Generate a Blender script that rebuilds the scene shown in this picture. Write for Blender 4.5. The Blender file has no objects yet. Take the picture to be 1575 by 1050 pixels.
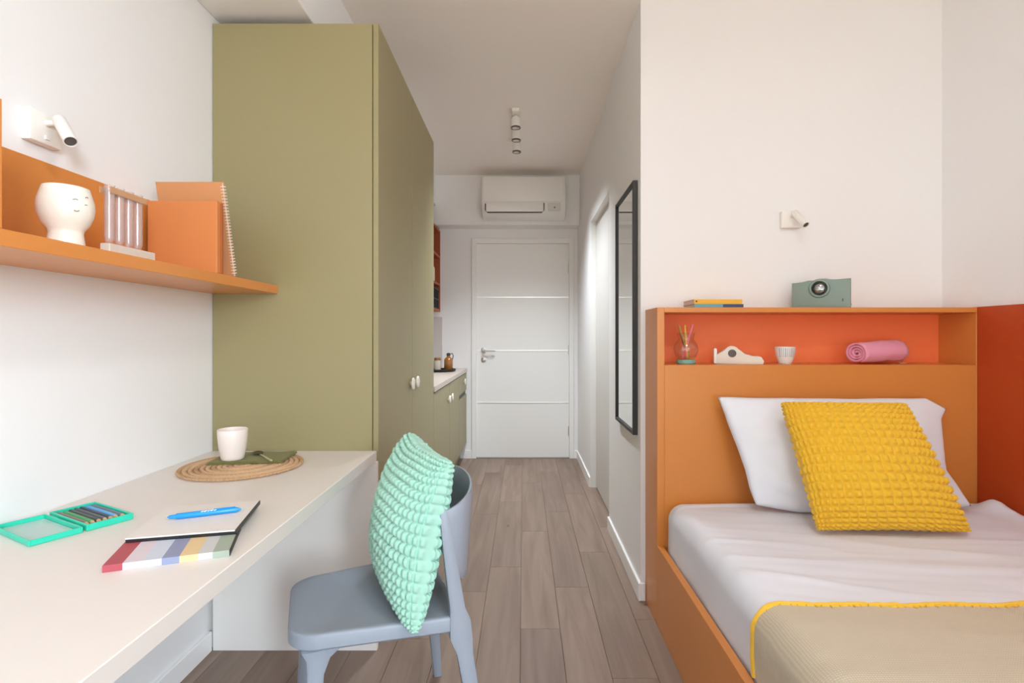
import bpy, bmesh, math, random
from mathutils import Vector, Matrix, noise
PI = math.pi
random.seed(7)
scene = bpy.context.scene
COL = scene.collection

# ------------------------------------------------------------------ camera
EYE, FPX, VPX, VPY = 1.15, 820.0, 805.0, 517.0
cam_d = bpy.data.cameras.new('camera'); cam = bpy.data.objects.new('camera', cam_d); COL.objects.link(cam)
cam_d.sensor_width = 36.0; cam_d.lens = FPX / 1575 * 36
cam_d.shift_x = -(VPX - 787.5) / 1575; cam_d.shift_y = -(525 - VPY) / 1575
cam_d.clip_start = 0.02
cam.location = (0, 0, EYE); cam.rotation_euler = (PI / 2, 0, 0)
scene.camera = cam

# ------------------------------------------------------------------ light
scene.view_settings.view_transform = 'Standard'
scene.view_settings.look = 'None'
scene.view_settings.gamma = 1.0
scene.view_settings.use_curve_mapping = False
scene.view_settings.exposure = 0.15
scene.cycles.max_bounces = 14
scene.cycles.diffuse_bounces = 9
scene.cycles.transparent_max_bounces = 12
world = bpy.data.worlds.new('world'); scene.world = world; world.use_nodes = True
wn = world.node_tree.nodes
# pale sky above, warm ground glow added below the horizon to brighten the ceiling
wt_ = world.node_tree
g_ = wn.new('ShaderNodeTexCoord'); sx_ = wn.new('ShaderNodeSeparateXYZ'); wt_.links.new(g_.outputs['Generated'], sx_.inputs[0])
mra = wn.new('ShaderNodeMapRange'); mra.inputs['From Min'].default_value = -0.06; mra.inputs['From Max'].default_value = 0.06
rmp = wn.new('ShaderNodeMix'); rmp.data_type = 'RGBA'; rmp.inputs[6].default_value = (1.75, 1.52, 1.28, 1); rmp.inputs[7].default_value = (0.74, 0.87, 1.0, 1)
wt_.links.new(sx_.outputs[2], mra.inputs['Value']); wt_.links.new(mra.outputs[0], rmp.inputs[0]); wt_.links.new(rmp.outputs[2], wn['Background'].inputs[0])
wn['Background'].inputs[1].default_value = 1.8
BACK = -2.0                                            # the window wall behind the photographer
ld = bpy.data.lights.new('window_daylight', 'AREA'); ld.shape = 'RECTANGLE'
ld.size = 2.6; ld.size_y = 2.4; ld.energy = 980; ld.color = (0.74, 0.88, 1.0)
lo = bpy.data.objects.new('window_daylight', ld); COL.objects.link(lo)
lo.location = (3.1, BACK - 1.5, 2.4); lo.rotation_euler = (Vector((-1.0, 1.2, 0.7)) - lo.location).to_track_quat('-Z', 'Y').to_euler()   # the open sky seen through the window

# ------------------------------------------------------------------ materials
def lin(c):
    return tuple(((v / 255) / 12.92 if v / 255 <= 0.04045 else ((v / 255 + 0.055) / 1.055) ** 2.4) for v in c)
MATS = {}
def mat(name, rgb, rough=0.5, bump=0.0, bscale=80, var=0.0, vscale=6, metal=0.0, spec=0.5, sheen=0.0, coat=0.0):
    if name in MATS: return MATS[name]
    m = bpy.data.materials.new(name); m.use_nodes = True
    nt = m.node_tree; N = nt.nodes; L = nt.links; b = N['Principled BSDF']
    c = lin(rgb)
    b.inputs['Base Color'].default_value = (*c, 1)
    b.inputs['Roughness'].default_value = rough
    b.inputs['Metallic'].default_value = metal
    b.inputs['Specular IOR Level'].default_value = spec
    b.inputs['Sheen Weight'].default_value = sheen
    b.inputs['Coat Weight'].default_value = coat
    tc = N.new('ShaderNodeTexCoord')
    if var > 0:
        n = N.new('ShaderNodeTexNoise'); n.inputs['Scale'].default_value = vscale; n.inputs['Detail'].default_value = 4
        L.new(tc.outputs['Object'], n.inputs['Vector'])
        r = N.new('ShaderNodeMix'); r.data_type = 'RGBA'
        r.inputs[6].default_value = (*[v * (1 - var) for v in c], 1)
        r.inputs[7].default_value = (*[min(1, v * (1 + var)) for v in c], 1)
        L.new(n.outputs['Fac'], r.inputs[0]); L.new(r.outputs[2], b.inputs['Base Color'])
    if bump > 0:
        n2 = N.new('ShaderNodeTexNoise'); n2.inputs['Scale'].default_value = bscale; n2.inputs['Detail'].default_value = 3
        L.new(tc.outputs['Object'], n2.inputs['Vector'])
        bp = N.new('ShaderNodeBump'); bp.inputs['Strength'].default_value = bump; bp.inputs['Distance'].default_value = 0.002
        L.new(n2.outputs['Fac'], bp.inputs['Height']); L.new(bp.outputs['Normal'], b.inputs['Normal'])
    MATS[name] = m
    return m
def glass_mat(name, tint=(0.95, 0.97, 0.97), clear=0.8, milk=0.0):
    m = bpy.data.materials.new(name); m.use_nodes = True
    nt = m.node_tree; N = nt.nodes; L = nt.links
    N.remove(N['Principled BSDF'])
    t = N.new('ShaderNodeBsdfTransparent'); t.inputs[0].default_value = (*tint, 1)
    g = N.new('ShaderNodeBsdfGlossy'); g.inputs['Roughness'].default_value = 0.03
    lw = N.new('ShaderNodeLayerWeight'); lw.inputs['Blend'].default_value = 0.5
    fr = N.new('ShaderNodeMath'); fr.operation = 'POWER'; fr.inputs[1].default_value = 3.5; L.new(lw.outputs['Facing'], fr.inputs[0])
    mx = N.new('ShaderNodeMixShader')
    mm = N.new('ShaderNodeMath'); mm.operation = 'MULTIPLY_ADD'; mm.inputs[1].default_value = 0.5; mm.inputs[2].default_value = 0.03 + (1 - clear) * 0.1
    L.new(fr.outputs[0], mm.inputs[0]); L.new(mm.outputs[0], mx.inputs[0])
    L.new(t.outputs[0], mx.inputs[1]); L.new(g.outputs[0], mx.inputs[2])
    if milk > 0:
        df = N.new('ShaderNodeBsdfDiffuse'); df.inputs[0].default_value = (0.86, 0.80, 0.79, 1); m2 = N.new('ShaderNodeMixShader'); m2.inputs[0].default_value = milk
        L.new(mx.outputs[0], m2.inputs[1]); L.new(df.outputs[0], m2.inputs[2]); mx = m2
    L.new(mx.outputs[0], N['Material Output'].inputs['Surface'])
    return m

WALL = mat('wall_plaster', (238, 238, 238), 0.85, bump=0.08, bscale=220, var=0.012, vscale=3)
CEIL = mat('ceiling_paint', (246, 241, 235), 0.9, bump=0.05, bscale=200)
WHITE = mat('white_lacquer', (243, 243, 243), 0.35, bump=0.02, bscale=60)
DOORW = mat('door_lacquer', (240, 240, 238), 0.4, bump=0.03, bscale=50)
GREEN = mat('sage_laminate', (152, 142, 102), 0.42, bump=0.04, bscale=300, var=0.02, vscale=2)
ORANGE = mat('orange_lacquer', (212, 136, 66), 0.3, bump=0.03, bscale=260, var=0.02, vscale=2)
RED = mat('red_orange_lacquer', (186, 72, 26), 0.5, bump=0.03, bscale=260, var=0.02, vscale=2)
CORAL = mat('coral_lacquer', (252, 134, 78), 0.5, bump=0.03, bscale=260)
DESK = mat('desk_laminate', (224, 218, 212), 0.38, bump=0.02, bscale=300, var=0.015, vscale=9)
PANELW = mat('white_panel', (232, 226, 220), 0.5, bump=0.02, bscale=200)
CHAIR = mat('blue_grey_plastic', (150, 158, 170), 0.42, bump=0.06, bscale=500)
STEEL = mat('brushed_steel', (222, 222, 220), 0.3, metal=1.0, bump=0.02)
BLACK = mat('black_plastic', (24, 24, 25), 0.45, bump=0.02)
FRAMEB = mat('black_frame', (46, 44, 44), 0.5, bump=0.03)

def wood_mat():
    m = bpy.data.materials.new('oak_plank'); m.use_nodes = True
    nt = m.node_tree; N = nt.nodes; L = nt.links; b = N['Principled BSDF']
    tc = N.new('ShaderNodeTexCoord'); oi = N.new('ShaderNodeObjectInfo')
    mul = N.new('ShaderNodeMath'); mul.operation = 'MULTIPLY'; mul.inputs[1].default_value = 37.0
    L.new(oi.outputs['Random'], mul.inputs[0])
    cmb = N.new('ShaderNodeCombineXYZ'); L.new(mul.outputs[0], cmb.inputs[0]); L.new(mul.outputs[0], cmb.inputs[1])
    add = N.new('ShaderNodeVectorMath'); add.operation = 'ADD'
    L.new(tc.outputs['Object'], add.inputs[0]); L.new(cmb.outputs[0], add.inputs[1])
    mp = N.new('ShaderNodeMapping'); mp.inputs['Scale'].default_value = (22, 1.6, 1); L.new(add.outputs[0], mp.inputs[0])
    n = N.new('ShaderNodeTexNoise'); n.inputs['Scale'].default_value = 1.0; n.inputs['Detail'].default_value = 6; n.inputs['Distortion'].default_value = 0.6
    L.new(mp.outputs[0], n.inputs['Vector'])
    cr = N.new('ShaderNodeValToRGB'); e = cr.color_ramp.elements
    e[0].position = 0.28; e[0].color = (*lin((122, 101, 88)), 1)
    e[1].position = 0.72; e[1].color = (*lin((148, 127, 113)), 1)
    L.new(n.outputs['Fac'], cr.inputs[0])
    # knots
    mp2 = N.new('ShaderNodeMapping'); mp2.inputs['Scale'].default_value = (7, 2.6, 1); L.new(add.outputs[0], mp2.inputs[0])
    v = N.new('ShaderNodeTexVoronoi'); v.inputs['Scale'].default_value = 1.0; L.new(mp2.outputs[0], v.inputs['Vector'])
    kr = N.new('ShaderNodeValToRGB'); k = kr.color_ramp.elements
    k[0].position = 0.02; k[0].color = (0.55, 0.5, 0.47, 1); k[1].position = 0.085; k[1].color = (1, 1, 1, 1)
    L.new(v.outputs['Distance'], kr.inputs[0])
    mk = N.new('ShaderNodeMix'); mk.data_type = 'RGBA'; mk.blend_type = 'MULTIPLY'; mk.inputs[0].default_value = 1
    L.new(cr.outputs[0], mk.inputs[6]); L.new(kr.outputs[0], mk.inputs[7])
    hs = N.new('ShaderNodeHueSaturation')
    mr = N.new('ShaderNodeMapRange'); mr.inputs['To Min'].default_value = 0.88; mr.inputs['To Max'].default_value = 1.1
    L.new(oi.outputs['Random'], mr.inputs['Value']); L.new(mr.outputs[0], hs.inputs['Value'])
    L.new(mk.outputs[2], hs.inputs['Color']); L.new(hs.outputs[0], b.inputs['Base Color'])
    b.inputs['Roughness'].default_value = 0.5
    bp = N.new('ShaderNodeBump'); bp.inputs['Strength'].default_value = 0.12; bp.inputs['Distance'].default_value = 0.001
    L.new(n.outputs['Fac'], bp.inputs['Height']); L.new(bp.outputs[0], b.inputs['Normal'])
    return m
PLANK = wood_mat()

def weave_mat(name, rgb, rgb2, sx, sy, bump=0.3, sheen=0.2):
    m = bpy.data.materials.new(name); m.use_nodes = True
    nt = m.node_tree; N = nt.nodes; L = nt.links; b = N['Principled BSDF']
    tc = N.new('ShaderNodeTexCoord')
    w1 = N.new('ShaderNodeTexWave'); w1.wave_type = 'BANDS'; w1.bands_direction = 'X'; w1.inputs['Scale'].default_value = sx; w1.inputs['Distortion'].default_value = 1.5
    w2 = N.new('ShaderNodeTexWave'); w2.wave_type = 'BANDS'; w2.bands_direction = 'Y'; w2.inputs['Scale'].default_value = sy; w2.inputs['Distortion'].default_value = 1.5
    L.new(tc.outputs['Object'], w1.inputs['Vector']); L.new(tc.outputs['Object'], w2.inputs['Vector'])
    mu = N.new('ShaderNodeMath'); mu.operation = 'MULTIPLY'; L.new(w1.outputs['Fac'], mu.inputs[0]); L.new(w2.outputs['Fac'], mu.inputs[1])
    mx = N.new('ShaderNodeMix'); mx.data_type = 'RGBA'
    mx.inputs[6].default_value = (*lin(rgb), 1); mx.inputs[7].default_value = (*lin(rgb2), 1)
    L.new(mu.outputs[0], mx.inputs[0]); L.new(mx.outputs[2], b.inputs['Base Color'])
    b.inputs['Roughness'].default_value = 0.9; b.inputs['Sheen Weight'].default_value = sheen
    bp = N.new('ShaderNodeBump'); bp.inputs['Strength'].default_value = bump; bp.inputs['Distance'].default_value = 0.002
    L.new(mu.outputs[0], bp.inputs['Height']); L.new(bp.outputs[0], b.inputs['Normal'])
    return m
BLANKET = weave_mat('beige_weave', (188, 174, 150), (210, 198, 176), 60, 60, 0.35)
SHEET = mat('white_cotton', (222, 224, 232), 0.85, bump=0.12, bscale=400, sheen=0.1)
PILLOWM = mat('pillow_cotton', (228, 231, 238), 0.85, bump=0.1, bscale=400, sheen=0.1)
YELLOW = mat('mustard_smocked', (232, 186, 44), 0.85, bump=0.15, bscale=500, sheen=0.15)
MINT = mat('mint_smocked', (164, 212, 194), 0.85, bump=0.15, bscale=500, sheen=0.15)

# ------------------------------------------------------------------ helpers
def P3(px, py, Y):
    """a point of the room at depth Y that the photograph shows at (px, py)"""
    return Vector(((px - VPX) / FPX * Y, Y, EYE - (py - VPY) / FPX * Y))
def link(o, parent=None, ploc=None):
    COL.objects.link(o)
    if parent is not None:
        o.parent = parent
        if ploc is not None: o.matrix_parent_inverse = Matrix.Translation(-Vector(ploc))
    return o
def obj(name, bm, m, parent=None, smooth=False, local=False):
    """a bmesh becomes ONE mesh object; world coordinates unless local"""
    me = bpy.data.meshes.new(name)
    bmesh.ops.recalc_face_normals(bm, faces=bm.faces[:]) if not smooth == 'keep' else None
    bm.to_mesh(me); bm.free()
    if smooth:
        for p in me.polygons: p.use_smooth = True
        if smooth != 'all' and smooth != 'keep':
            me.set_sharp_from_angle(angle=math.radians(40))
    me.materials.append(m)
    o = bpy.data.objects.new(name, me)
    if parent is not None and not local:
        link(o, parent, parent.location if parent.type == 'EMPTY' else None)   # mesh parents already sit at the world origin
    else:
        link(o, parent)
    return o
def thing(name, label, cat, loc=(0, 0, 0), rotz=0, group=None):
    o = bpy.data.objects.new(name, None); o.empty_display_size = 0.1
    o.location = loc; o.rotation_euler = (0, 0, rotz)
    COL.objects.link(o); tag(o, label, cat, group)
    return o
def tag(o, label, cat, group=None):
    o['label'] = label; o['category'] = cat
    if group: o['group'] = group
    return o
def struct(o, label=None):
    o['kind'] = 'structure'
    if label: o['label'] = label
    return o
def set_label(o, label):
    o['label'] = label; return o
def box(bm, x0, x1, y0, y1, z0, z1, bevel=0.0, seg=2):
    vs = [bm.verts.new(c) for c in ((x0, y0, z0), (x1, y0, z0), (x1, y1, z0), (x0, y1, z0), (x0, y0, z1), (x1, y0, z1), (x1, y1, z1), (x0, y1, z1))]
    fs = [bm.faces.new([vs[i] for i in f]) for f in ((0, 3, 2, 1), (4, 5, 6, 7), (0, 1, 5, 4), (1, 2, 6, 5), (2, 3, 7, 6), (3, 0, 4, 7))]
    if bevel > 0:
        es = list({e for f in fs for e in f.edges})
        bmesh.ops.bevel(bm, geom=es, offset=bevel, segments=seg, affect='EDGES', profile=0.5)
    return bm
def B(x0, x1, y0, y1, z0, z1, bevel=0.002, seg=1):
    return box(bmesh.new(), x0, x1, y0, y1, z0, z1, bevel, seg)
def lathe(bm, prof, n=40, at=(0, 0, 0), cap=True):
    ax = Vector(at); rings = []
    for r, z in prof:
        rings.append([bm.verts.new(ax + Vector((r * math.cos(2 * PI * i / n), r * math.sin(2 * PI * i / n), z))) for i in range(n)])
    for a, b in zip(rings, rings[1:]):
        for i in range(n):
            bm.faces.new((a[i], a[(i + 1) % n], b[(i + 1) % n], b[i]))
    if cap:
        bm.faces.new(list(reversed(rings[0]))); bm.faces.new(rings[-1])
    return bm
def tube(bm, pts, rad, n=10, cap=True, flat=None):
    pts = [Vector(p) for p in pts]
    rads = rad if isinstance(rad, (list, tuple)) else [rad] * len(pts)
    rings = []; up = None
    for i, p in enumerate(pts):
        d = (pts[min(i + 1, len(pts) - 1)] - pts[max(i - 1, 0)]).normalized()
        if up is None:
            up = Vector((0, 0, 1)) if abs(d.z) < 0.9 else Vector((1, 0, 0))
        s = d.cross(up).normalized(); up = s.cross(d).normalized()
        k = flat or 1.0
        rings.append([bm.verts.new(p + rads[i] * (math.cos(2 * PI * j / n) * s + k * math.sin(2 * PI * j / n) * up)) for j in range(n)])
    for a, b in zip(rings, rings[1:]):
        for i in range(n): bm.faces.new((a[i], a[(i + 1) % n], b[(i + 1) % n], b[i]))
    if cap:
        bm.faces.new(list(reversed(rings[0]))); bm.faces.new(rings[-1])
    return bm
def prism(bm, pts2, fn, d0, d1, bevel=0.0):
    """outline pts2 mapped by fn(u, v, d), extruded from d0 to d1"""
    a = [bm.verts.new(fn(u, v, d0)) for u, v in pts2]; b = [bm.verts.new(fn(u, v, d1)) for u, v in pts2]
    n = len(a)
    fs = [bm.faces.new(list(reversed(a))), bm.faces.new(b)]
    for i in range(n): fs.append(bm.faces.new((a[i], a[(i + 1) % n], b[(i + 1) % n], b[i])))
    if bevel > 0:
        es = list(set(fs[0].edges) | set(fs[1].edges))
        bmesh.ops.bevel(bm, geom=es, offset=bevel, segments=2, affect='EDGES', profile=0.5)
    return bm
def rounded(w0, w1, h0, h1, r, n=6):
    out = []
    for cx, cy, a0 in ((w1 - r, h1 - r, 0), (w0 + r, h1 - r, PI / 2), (w0 + r, h0 + r, PI), (w1 - r, h0 + r, 1.5 * PI)):
        for i in range(n + 1):
            a = a0 + PI / 2 * i / n; out.append((cx + r * math.cos(a), cy + r * math.sin(a)))
    return out
def xform(bm, M):
    bmesh.ops.transform(bm, matrix=M, verts=bm.verts[:]); return bm

# ================================================================== THE ROOM
XL, XC, XR, YB, YE, ZC = -1.152, 0.512, 1.827, 2.326, 5.028, 2.617
# floor with planks
fl = struct(obj('floor', B(XL - 0.1, XR + 0.1, BACK - 0.1, YE + 0.1, -0.06, -0.004, 0), mat('floor_base', (120, 98, 84), 0.8, bump=0.05)), 'taupe oak plank floor')
PW, PL = 0.155, 1.05
plank_me = {}
def plank(x0, x1, y0, y1):
    key = (round(x1 - x0, 3), round(y1 - y0, 3))
    if key not in plank_me:
        bm = B(0.0006, key[0] - 0.0006, 0.0006, key[1] - 0.0006, -0.004, 0.0, 0.0009)
        me = bpy.data.meshes.new('plank'); bmesh.ops.recalc_face_normals(bm, faces=bm.faces[:]); bm.to_mesh(me); bm.free(); me.materials.append(PLANK); plank_me[key] = me
    o = bpy.data.objects.new('plank', plank_me[key]); o.location = (x0, y0, 0); COL.objects.link(o); o.parent = fl
k0 = math.floor((XL + 0.011) / PW)
for k in range(k0, 12):
    x0 = max(-0.011 + PW * k, XL); x1 = min(-0.011 + PW * (k + 1), XR)
    if x1 - x0 < 0.01: continue
    ph = {0: 2.097, -1: 2.66, 1: 2.445}.get(k, 2.097 + (k * 0.373) % 1.05)
    yend = YE if x0 < XC else YB
    j = math.floor((-0.6 - ph) / PL)
    while True:
        ya = ph + PL * j; yb = ya + PL; j += 1
        if ya >= yend: break
        if x0 < -0.66 and ya > 1.99: continue
        if x0 > 0.56 and ya > -0.3: continue
        if yb > yend: yb = yend
        if yb - ya < 0.02: continue
        plank(x0, x1, ya, yb)

# walls
struct(obj('wall_left', B(XL - 0.12, XL, BACK - 0.1, YE + 0.1, 0, ZC + 0.1, 0), WALL), 'white plaster wall behind the desk')
bm = bmesh.new()
DX0, DX1, DZ = -0.452, 0.440, 2.032
box(bm, XL, DX0, YE, YE + 0.14, 0, ZC); box(bm, DX1, XC + 0.2, YE, YE + 0.14, 0, ZC); box(bm, DX0, DX1, YE, YE + 0.14, DZ, ZC)
struct(obj('wall_end', bm, WALL), 'white wall around the entrance door')
bm = bmesh.new()
SD0, SD1 = 3.18, 4.065
box(bm, XC, XC + 0.12, YB, SD0, 0, ZC); box(bm, XC, XC + 0.12, SD1, YE, 0, ZC); box(bm, XC, XC + 0.12, SD0, SD1, 2.03, ZC)
struct(obj('wall_corridor', bm, WALL), 'white corridor wall with the mirror')
struct(obj('wall_bed', B(XC + 0.12, XR + 0.12, YB, YB + 0.12, 0, ZC, 0), WALL), 'white wall above the headboard')
struct(obj('wall_right', B(XR, XR + 0.12, BACK - 0.1, YB, 0, ZC, 0), WALL), 'white wall beside the bed')
WX0, WX1, WZ0, WZ1 = -1.05, 1.72, 0.05, 2.4
bm = bmesh.new()
box(bm, XL, WX0, BACK - 0.12, BACK, 0, ZC); box(bm, WX1, XR, BACK - 0.12, BACK, 0, ZC)
box(bm, WX0, WX1, BACK - 0.12, BACK, 0, WZ0); box(bm, WX0, WX1, BACK - 0.12, BACK, WZ1, ZC)
struct(obj('wall_back', bm, WALL), 'window wall')
struct(obj('ceiling', B(XL - 0.1, XR + 0.1, BACK - 0.1, YE + 0.1, ZC, ZC + 0.1, 0), CEIL), 'white ceiling')
YBULK = 4.843
struct(obj('trim_1', B(XL, XC, YBULK, YE, 2.162, ZC, 0.003), WALL), 'plaster bulkhead above the entrance door')
struct(obj('trim_2', B(XL, -0.795, BACK, YBULK, 2.335, ZC, 0.003), WALL), 'plaster soffit along the left wall above the wardrobe')
# window behind the photographer
win = thing('window_1', 'white framed window wall', 'window', ((WX0 + WX1) / 2, BACK - 0.06, WZ0)); struct(win); del win['category']
bm = bmesh.new()
t = 0.06
for a, b in ((WX0, WX0 + t), (WX1 - t, WX1), ((WX0 + WX1) / 2 - t / 2, (WX0 + WX1) / 2 + t / 2)):
    box(bm, a, b, BACK - 0.09, BACK - 0.03, WZ0, WZ1)
box(bm, WX0, WX1, BACK - 0.09, BACK - 0.03, WZ0, WZ0 + t); box(bm, WX0, WX1, BACK - 0.09, BACK - 0.03, WZ1 - t, WZ1)
obj('window_frame', bm, WHITE, win)
GLASSW = glass_mat('window_glass', (0.98, 0.99, 0.99), 1.0)
obj('pane', B(WX0 + t, (WX0 + WX1) / 2 - t / 2, BACK - 0.065, BACK - 0.059, WZ0 + t, WZ1 - t, 0), GLASSW, win)
obj('pane', B((WX0 + WX1) / 2 + t / 2, WX1 - t, BACK - 0.065, BACK - 0.059, WZ0 + t, WZ1 - t, 0), GLASSW, win)
# baseboards
struct(obj('baseboard_left', B(XL, XL + 0.014, BACK, 1.95, 0, 0.073, 0.002), WHITE), 'white baseboard under the desk')
bm = bmesh.new(); box(bm, XC - 0.012, XC, YB - 0.012, SD0, 0, 0.077, 0.002, 1); box(bm, XC - 0.012, XC, SD1, YE, 0, 0.077, 0.002, 1); box(bm, XC, 0.53, YB - 0.012, YB, 0, 0.077, 0.002, 1)
struct(obj('baseboard_corridor', bm, WHITE), 'white baseboard under the mirror')
bm = bmesh.new(); box(bm, -0.60, DX0 - 0.036, YE - 0.012, YE, 0, 0.077, 0.002, 1); box(bm, DX1 + 0.036, XC, YE - 0.012, YE, 0, 0.077, 0.002, 1)
struct(obj('baseboard_end', bm, WHITE), 'white baseboard beside the entrance door')

# entrance door
d1 = bpy.data.objects.new('door_1', None); d1.location = (0, YE, 0); COL.objects.link(d1); struct(d1, 'white entrance door with three bright horizontal lines')
bm = bmesh.new()
for x0, x1, z0, z1 in ((DX0 - 0.036, DX0 + 0.008, 0, DZ + 0.04), (DX1 - 0.008, DX1 + 0.036, 0, DZ + 0.04), (DX0 + 0.008, DX1 - 0.008, DZ - 0.008, DZ + 0.04)):
    box(bm, x0, x1, YE - 0.014, YE + 0.12, z0, z1, 0.003, 1)
obj('door_frame', bm, DOORW, d1)
# leaf as four boards, the joints carrying the bright strips
leafx = (DX0 + 0.011, DX1 - 0.011); YD = YE + 0.012
stripes = [EYE - (y - VPY) / FPX * YD for y in (457, 539, 619)]
edges = [0.008] + sorted(stripes) + [DZ - 0.011]
for a, b in zip(edges, edges[1:]):
    obj('door_panel', B(leafx[0], leafx[1], YD, YD + 0.04, a + (0.004 if a > 0.1 else 0), b - (0.004 if b < 1.9 else -0.0015), 0.0012), DOORW, d1)
STRIP = mat('bright_aluminium', (252, 252, 250), 0.3, metal=0.5, bump=0.01)
for z in stripes:
    set_label(obj('inlay_strip', B(leafx[0], leafx[1], YD - 0.004, YD + 0.03, z - 0.006, z + 0.006, 0.001), STRIP, d1), 'bright aluminium inlay strip')
bm = bmesh.new(); hz = EYE - (538.5 - VPY) / FPX * YD; hx = (744 - VPX) / FPX * YD
tube(bm, [(hx, YD, hz), (hx, YD - 0.045, hz)], 0.009, 12); tube(bm, [(hx - 0.008, YD - 0.048, hz), (hx + 0.11, YD - 0.048, hz)], 0.009, 12)
xform_ = lathe(bmesh.new(), [(0.026, 0), (0.026, 0.008), (0.02, 0.01)], 24)
obj('door_handle', bm, STEEL, d1, True)
xform(xform_, Matrix.Translation((hx, YD, hz)) @ Matrix.Rotation(PI / 2, 4, 'X')); obj('handle_rose', xform_, STEEL, d1, True)
bm = lathe(bmesh.new(), [(0.024, 0), (0.024, 0.008), (0.01, 0.012), (0.009, 0.02)], 24)
xform(bm, Matrix.Translation((hx, YD, hz - 0.09)) @ Matrix.Rotation(PI / 2, 4, 'X')); obj('lock', bm, STEEL, d1, True)
for y in (412, 538, 662):
    z = EYE - (y - VPY) / FPX * YD
    obj('hinge', tube(bmesh.new(), [(DX1 - 0.010, YD - 0.006, z - 0.045), (DX1 - 0.010, YD - 0.006, z + 0.045)], 0.008, 10), STEEL, d1, True)
bm = B(DX0, DX1, YE - 0.01, YE + 0.1, 0.0, 0.008, 0.001); obj('threshold', bm, mat('threshold_metal', (150, 145, 140), 0.4, metal=0.6, bump=0.02), d1)
# side door in the corridor wall
d2 = bpy.data.objects.new('door_2', None); d2.location = (XC, SD0, 0); COL.objects.link(d2); struct(d2, 'plain pale grey door set back in the corridor wall')
GREYD = mat('pale_grey_door', (214, 211, 206), 0.5, bump=0.02, bscale=90)
obj('door_leaf', B(0.552, 0.592, SD0 + 0.012, SD1 - 0.012, 0.012, 2.012, 0.002), GREYD, d2)
bm = bmesh.new()
box(bm, XC + 0.0005, XC + 0.1, SD1 - 0.009, SD1, 0, 2.03); box(bm, XC + 0.0005, XC + 0.1, SD0, SD0 + 0.009, 0, 2.03); box(bm, XC + 0.0005, XC + 0.1, SD0 + 0.009, SD1 - 0.009, 2.018, 2.03)
obj('door_frame', bm, DOORW, d2)

# ================================================================== WARDROBE
YW0, YW1, XW, ZW = 1.972, 3.186, -0.536, 2.307
w = thing('wardrobe', 'tall sage green wardrobe with two doors between desk and kitchen', 'wardrobe', ((XL + XW) / 2, (YW0 + YW1) / 2, 0))
obj('body', B(XL + 0.002, XW - 0.023, YW0, YW1, 0.0, ZW, 0.0015), GREEN, w)
ym = (YW0 + YW1) / 2
KNOB = mat('cream_knob', (238, 232, 218), 0.35, bump=0.02)
def knob(y, z, parent, x=XW):
    bm = bmesh.new()
    lathe(bm, [(0.010, 0), (0.010, 0.006), (0.026, 0.008), (0.029, 0.012), (0.027, 0.017), (0.018, 0.019)], 28)
    xform(bm, Matrix.Translation((x, y, z)) @ Matrix.Rotation(PI / 2, 4, 'Y'))
    return obj('knob', bm, KNOB, parent, True)
for a, b, ky in ((YW0, ym - 0.0015, 2.535), (ym + 0.0015, YW1, 2.645)):
    d = obj('door', B(XW - 0.020, XW, a, b, 0.06, ZW, 0.001), GREEN, w)
    knob(ky, 0.925, d)

# ================================================================== KITCHEN
GREEN2 = GREEN
def cab(label, y0, y1):
    c = thing('base_cabinet', label, 'cabinet', (XW - 0.3, (y0 + y1) / 2, 0), group='sage green kitchen base cabinets')
    obj('body', B(XL + 0.002, XW - 0.022, y0 + 0.001, y1 - 0.001, 0.147, 0.812, 0.001), GREEN2, c)
    obj('plinth', B(XL + 0.01, XW - 0.06, y0, y1, 0, 0.147, 0), mat('plinth', (140, 134, 105), 0.6, bump=0.03), c)
    return c
c1 = cab('sage green kitchen cabinet with a knobbed door next to the wardrobe', YW1 + 0.002, 3.874)
d = obj('door', B(XW - 0.020, XW, YW1 + 0.004, 3.873, 0.15, 0.808, 0.001), GREEN2, c1); knob(3.805, 0.70, d)
c2 = cab('middle sage green kitchen cabinet with a knobbed door', 3.876, 4.448)
d = obj('door', B(XW - 0.020, XW, 3.877, 4.447, 0.15, 0.808, 0.001), GREEN2, c2); knob(3.946, 0.70, d)
c3 = cab('sage green kitchen drawer cabinet with black slot beside the entrance wall', 4.45, 5.022)
d = obj('drawer', B(XW - 0.020, XW, 4.452, 5.02, 0.650, 0.808, 0.001), GREEN2, c3); knob(4.80, 0.742, d)
obj('recess', B(XW - 0.022, XW - 0.012, 4.452, 5.02, 0.612, 0.648, 0), BLACK, c3)
obj('lower_front', B(XW - 0.020, XW, 4.452, 5.02, 0.15, 0.610, 0.001), GREEN2, c3)
wt = obj('kitchen_worktop', B(XL + 0.001, XW + 0.006, YW1 + 0.002, YE - 0.002, 0.815, 0.85, 0.002), mat('worktop_stone', (196, 184, 174), 0.35, bump=0.03, var=0.06, vscale=60))
tag(wt, 'pale stone kitchen worktop on the sage green cabinets', 'worktop')
sp = obj('splash_panel', B(XL + 0.002, -0.765, YE - 0.010, YE - 0.001, 0.851, 1.33, 0.001), mat('splash_grey', (205, 200, 198), 0.25, bump=0.01))
tag(sp, 'pale grey splash panel on the end wall above the worktop', 'panel')
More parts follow.
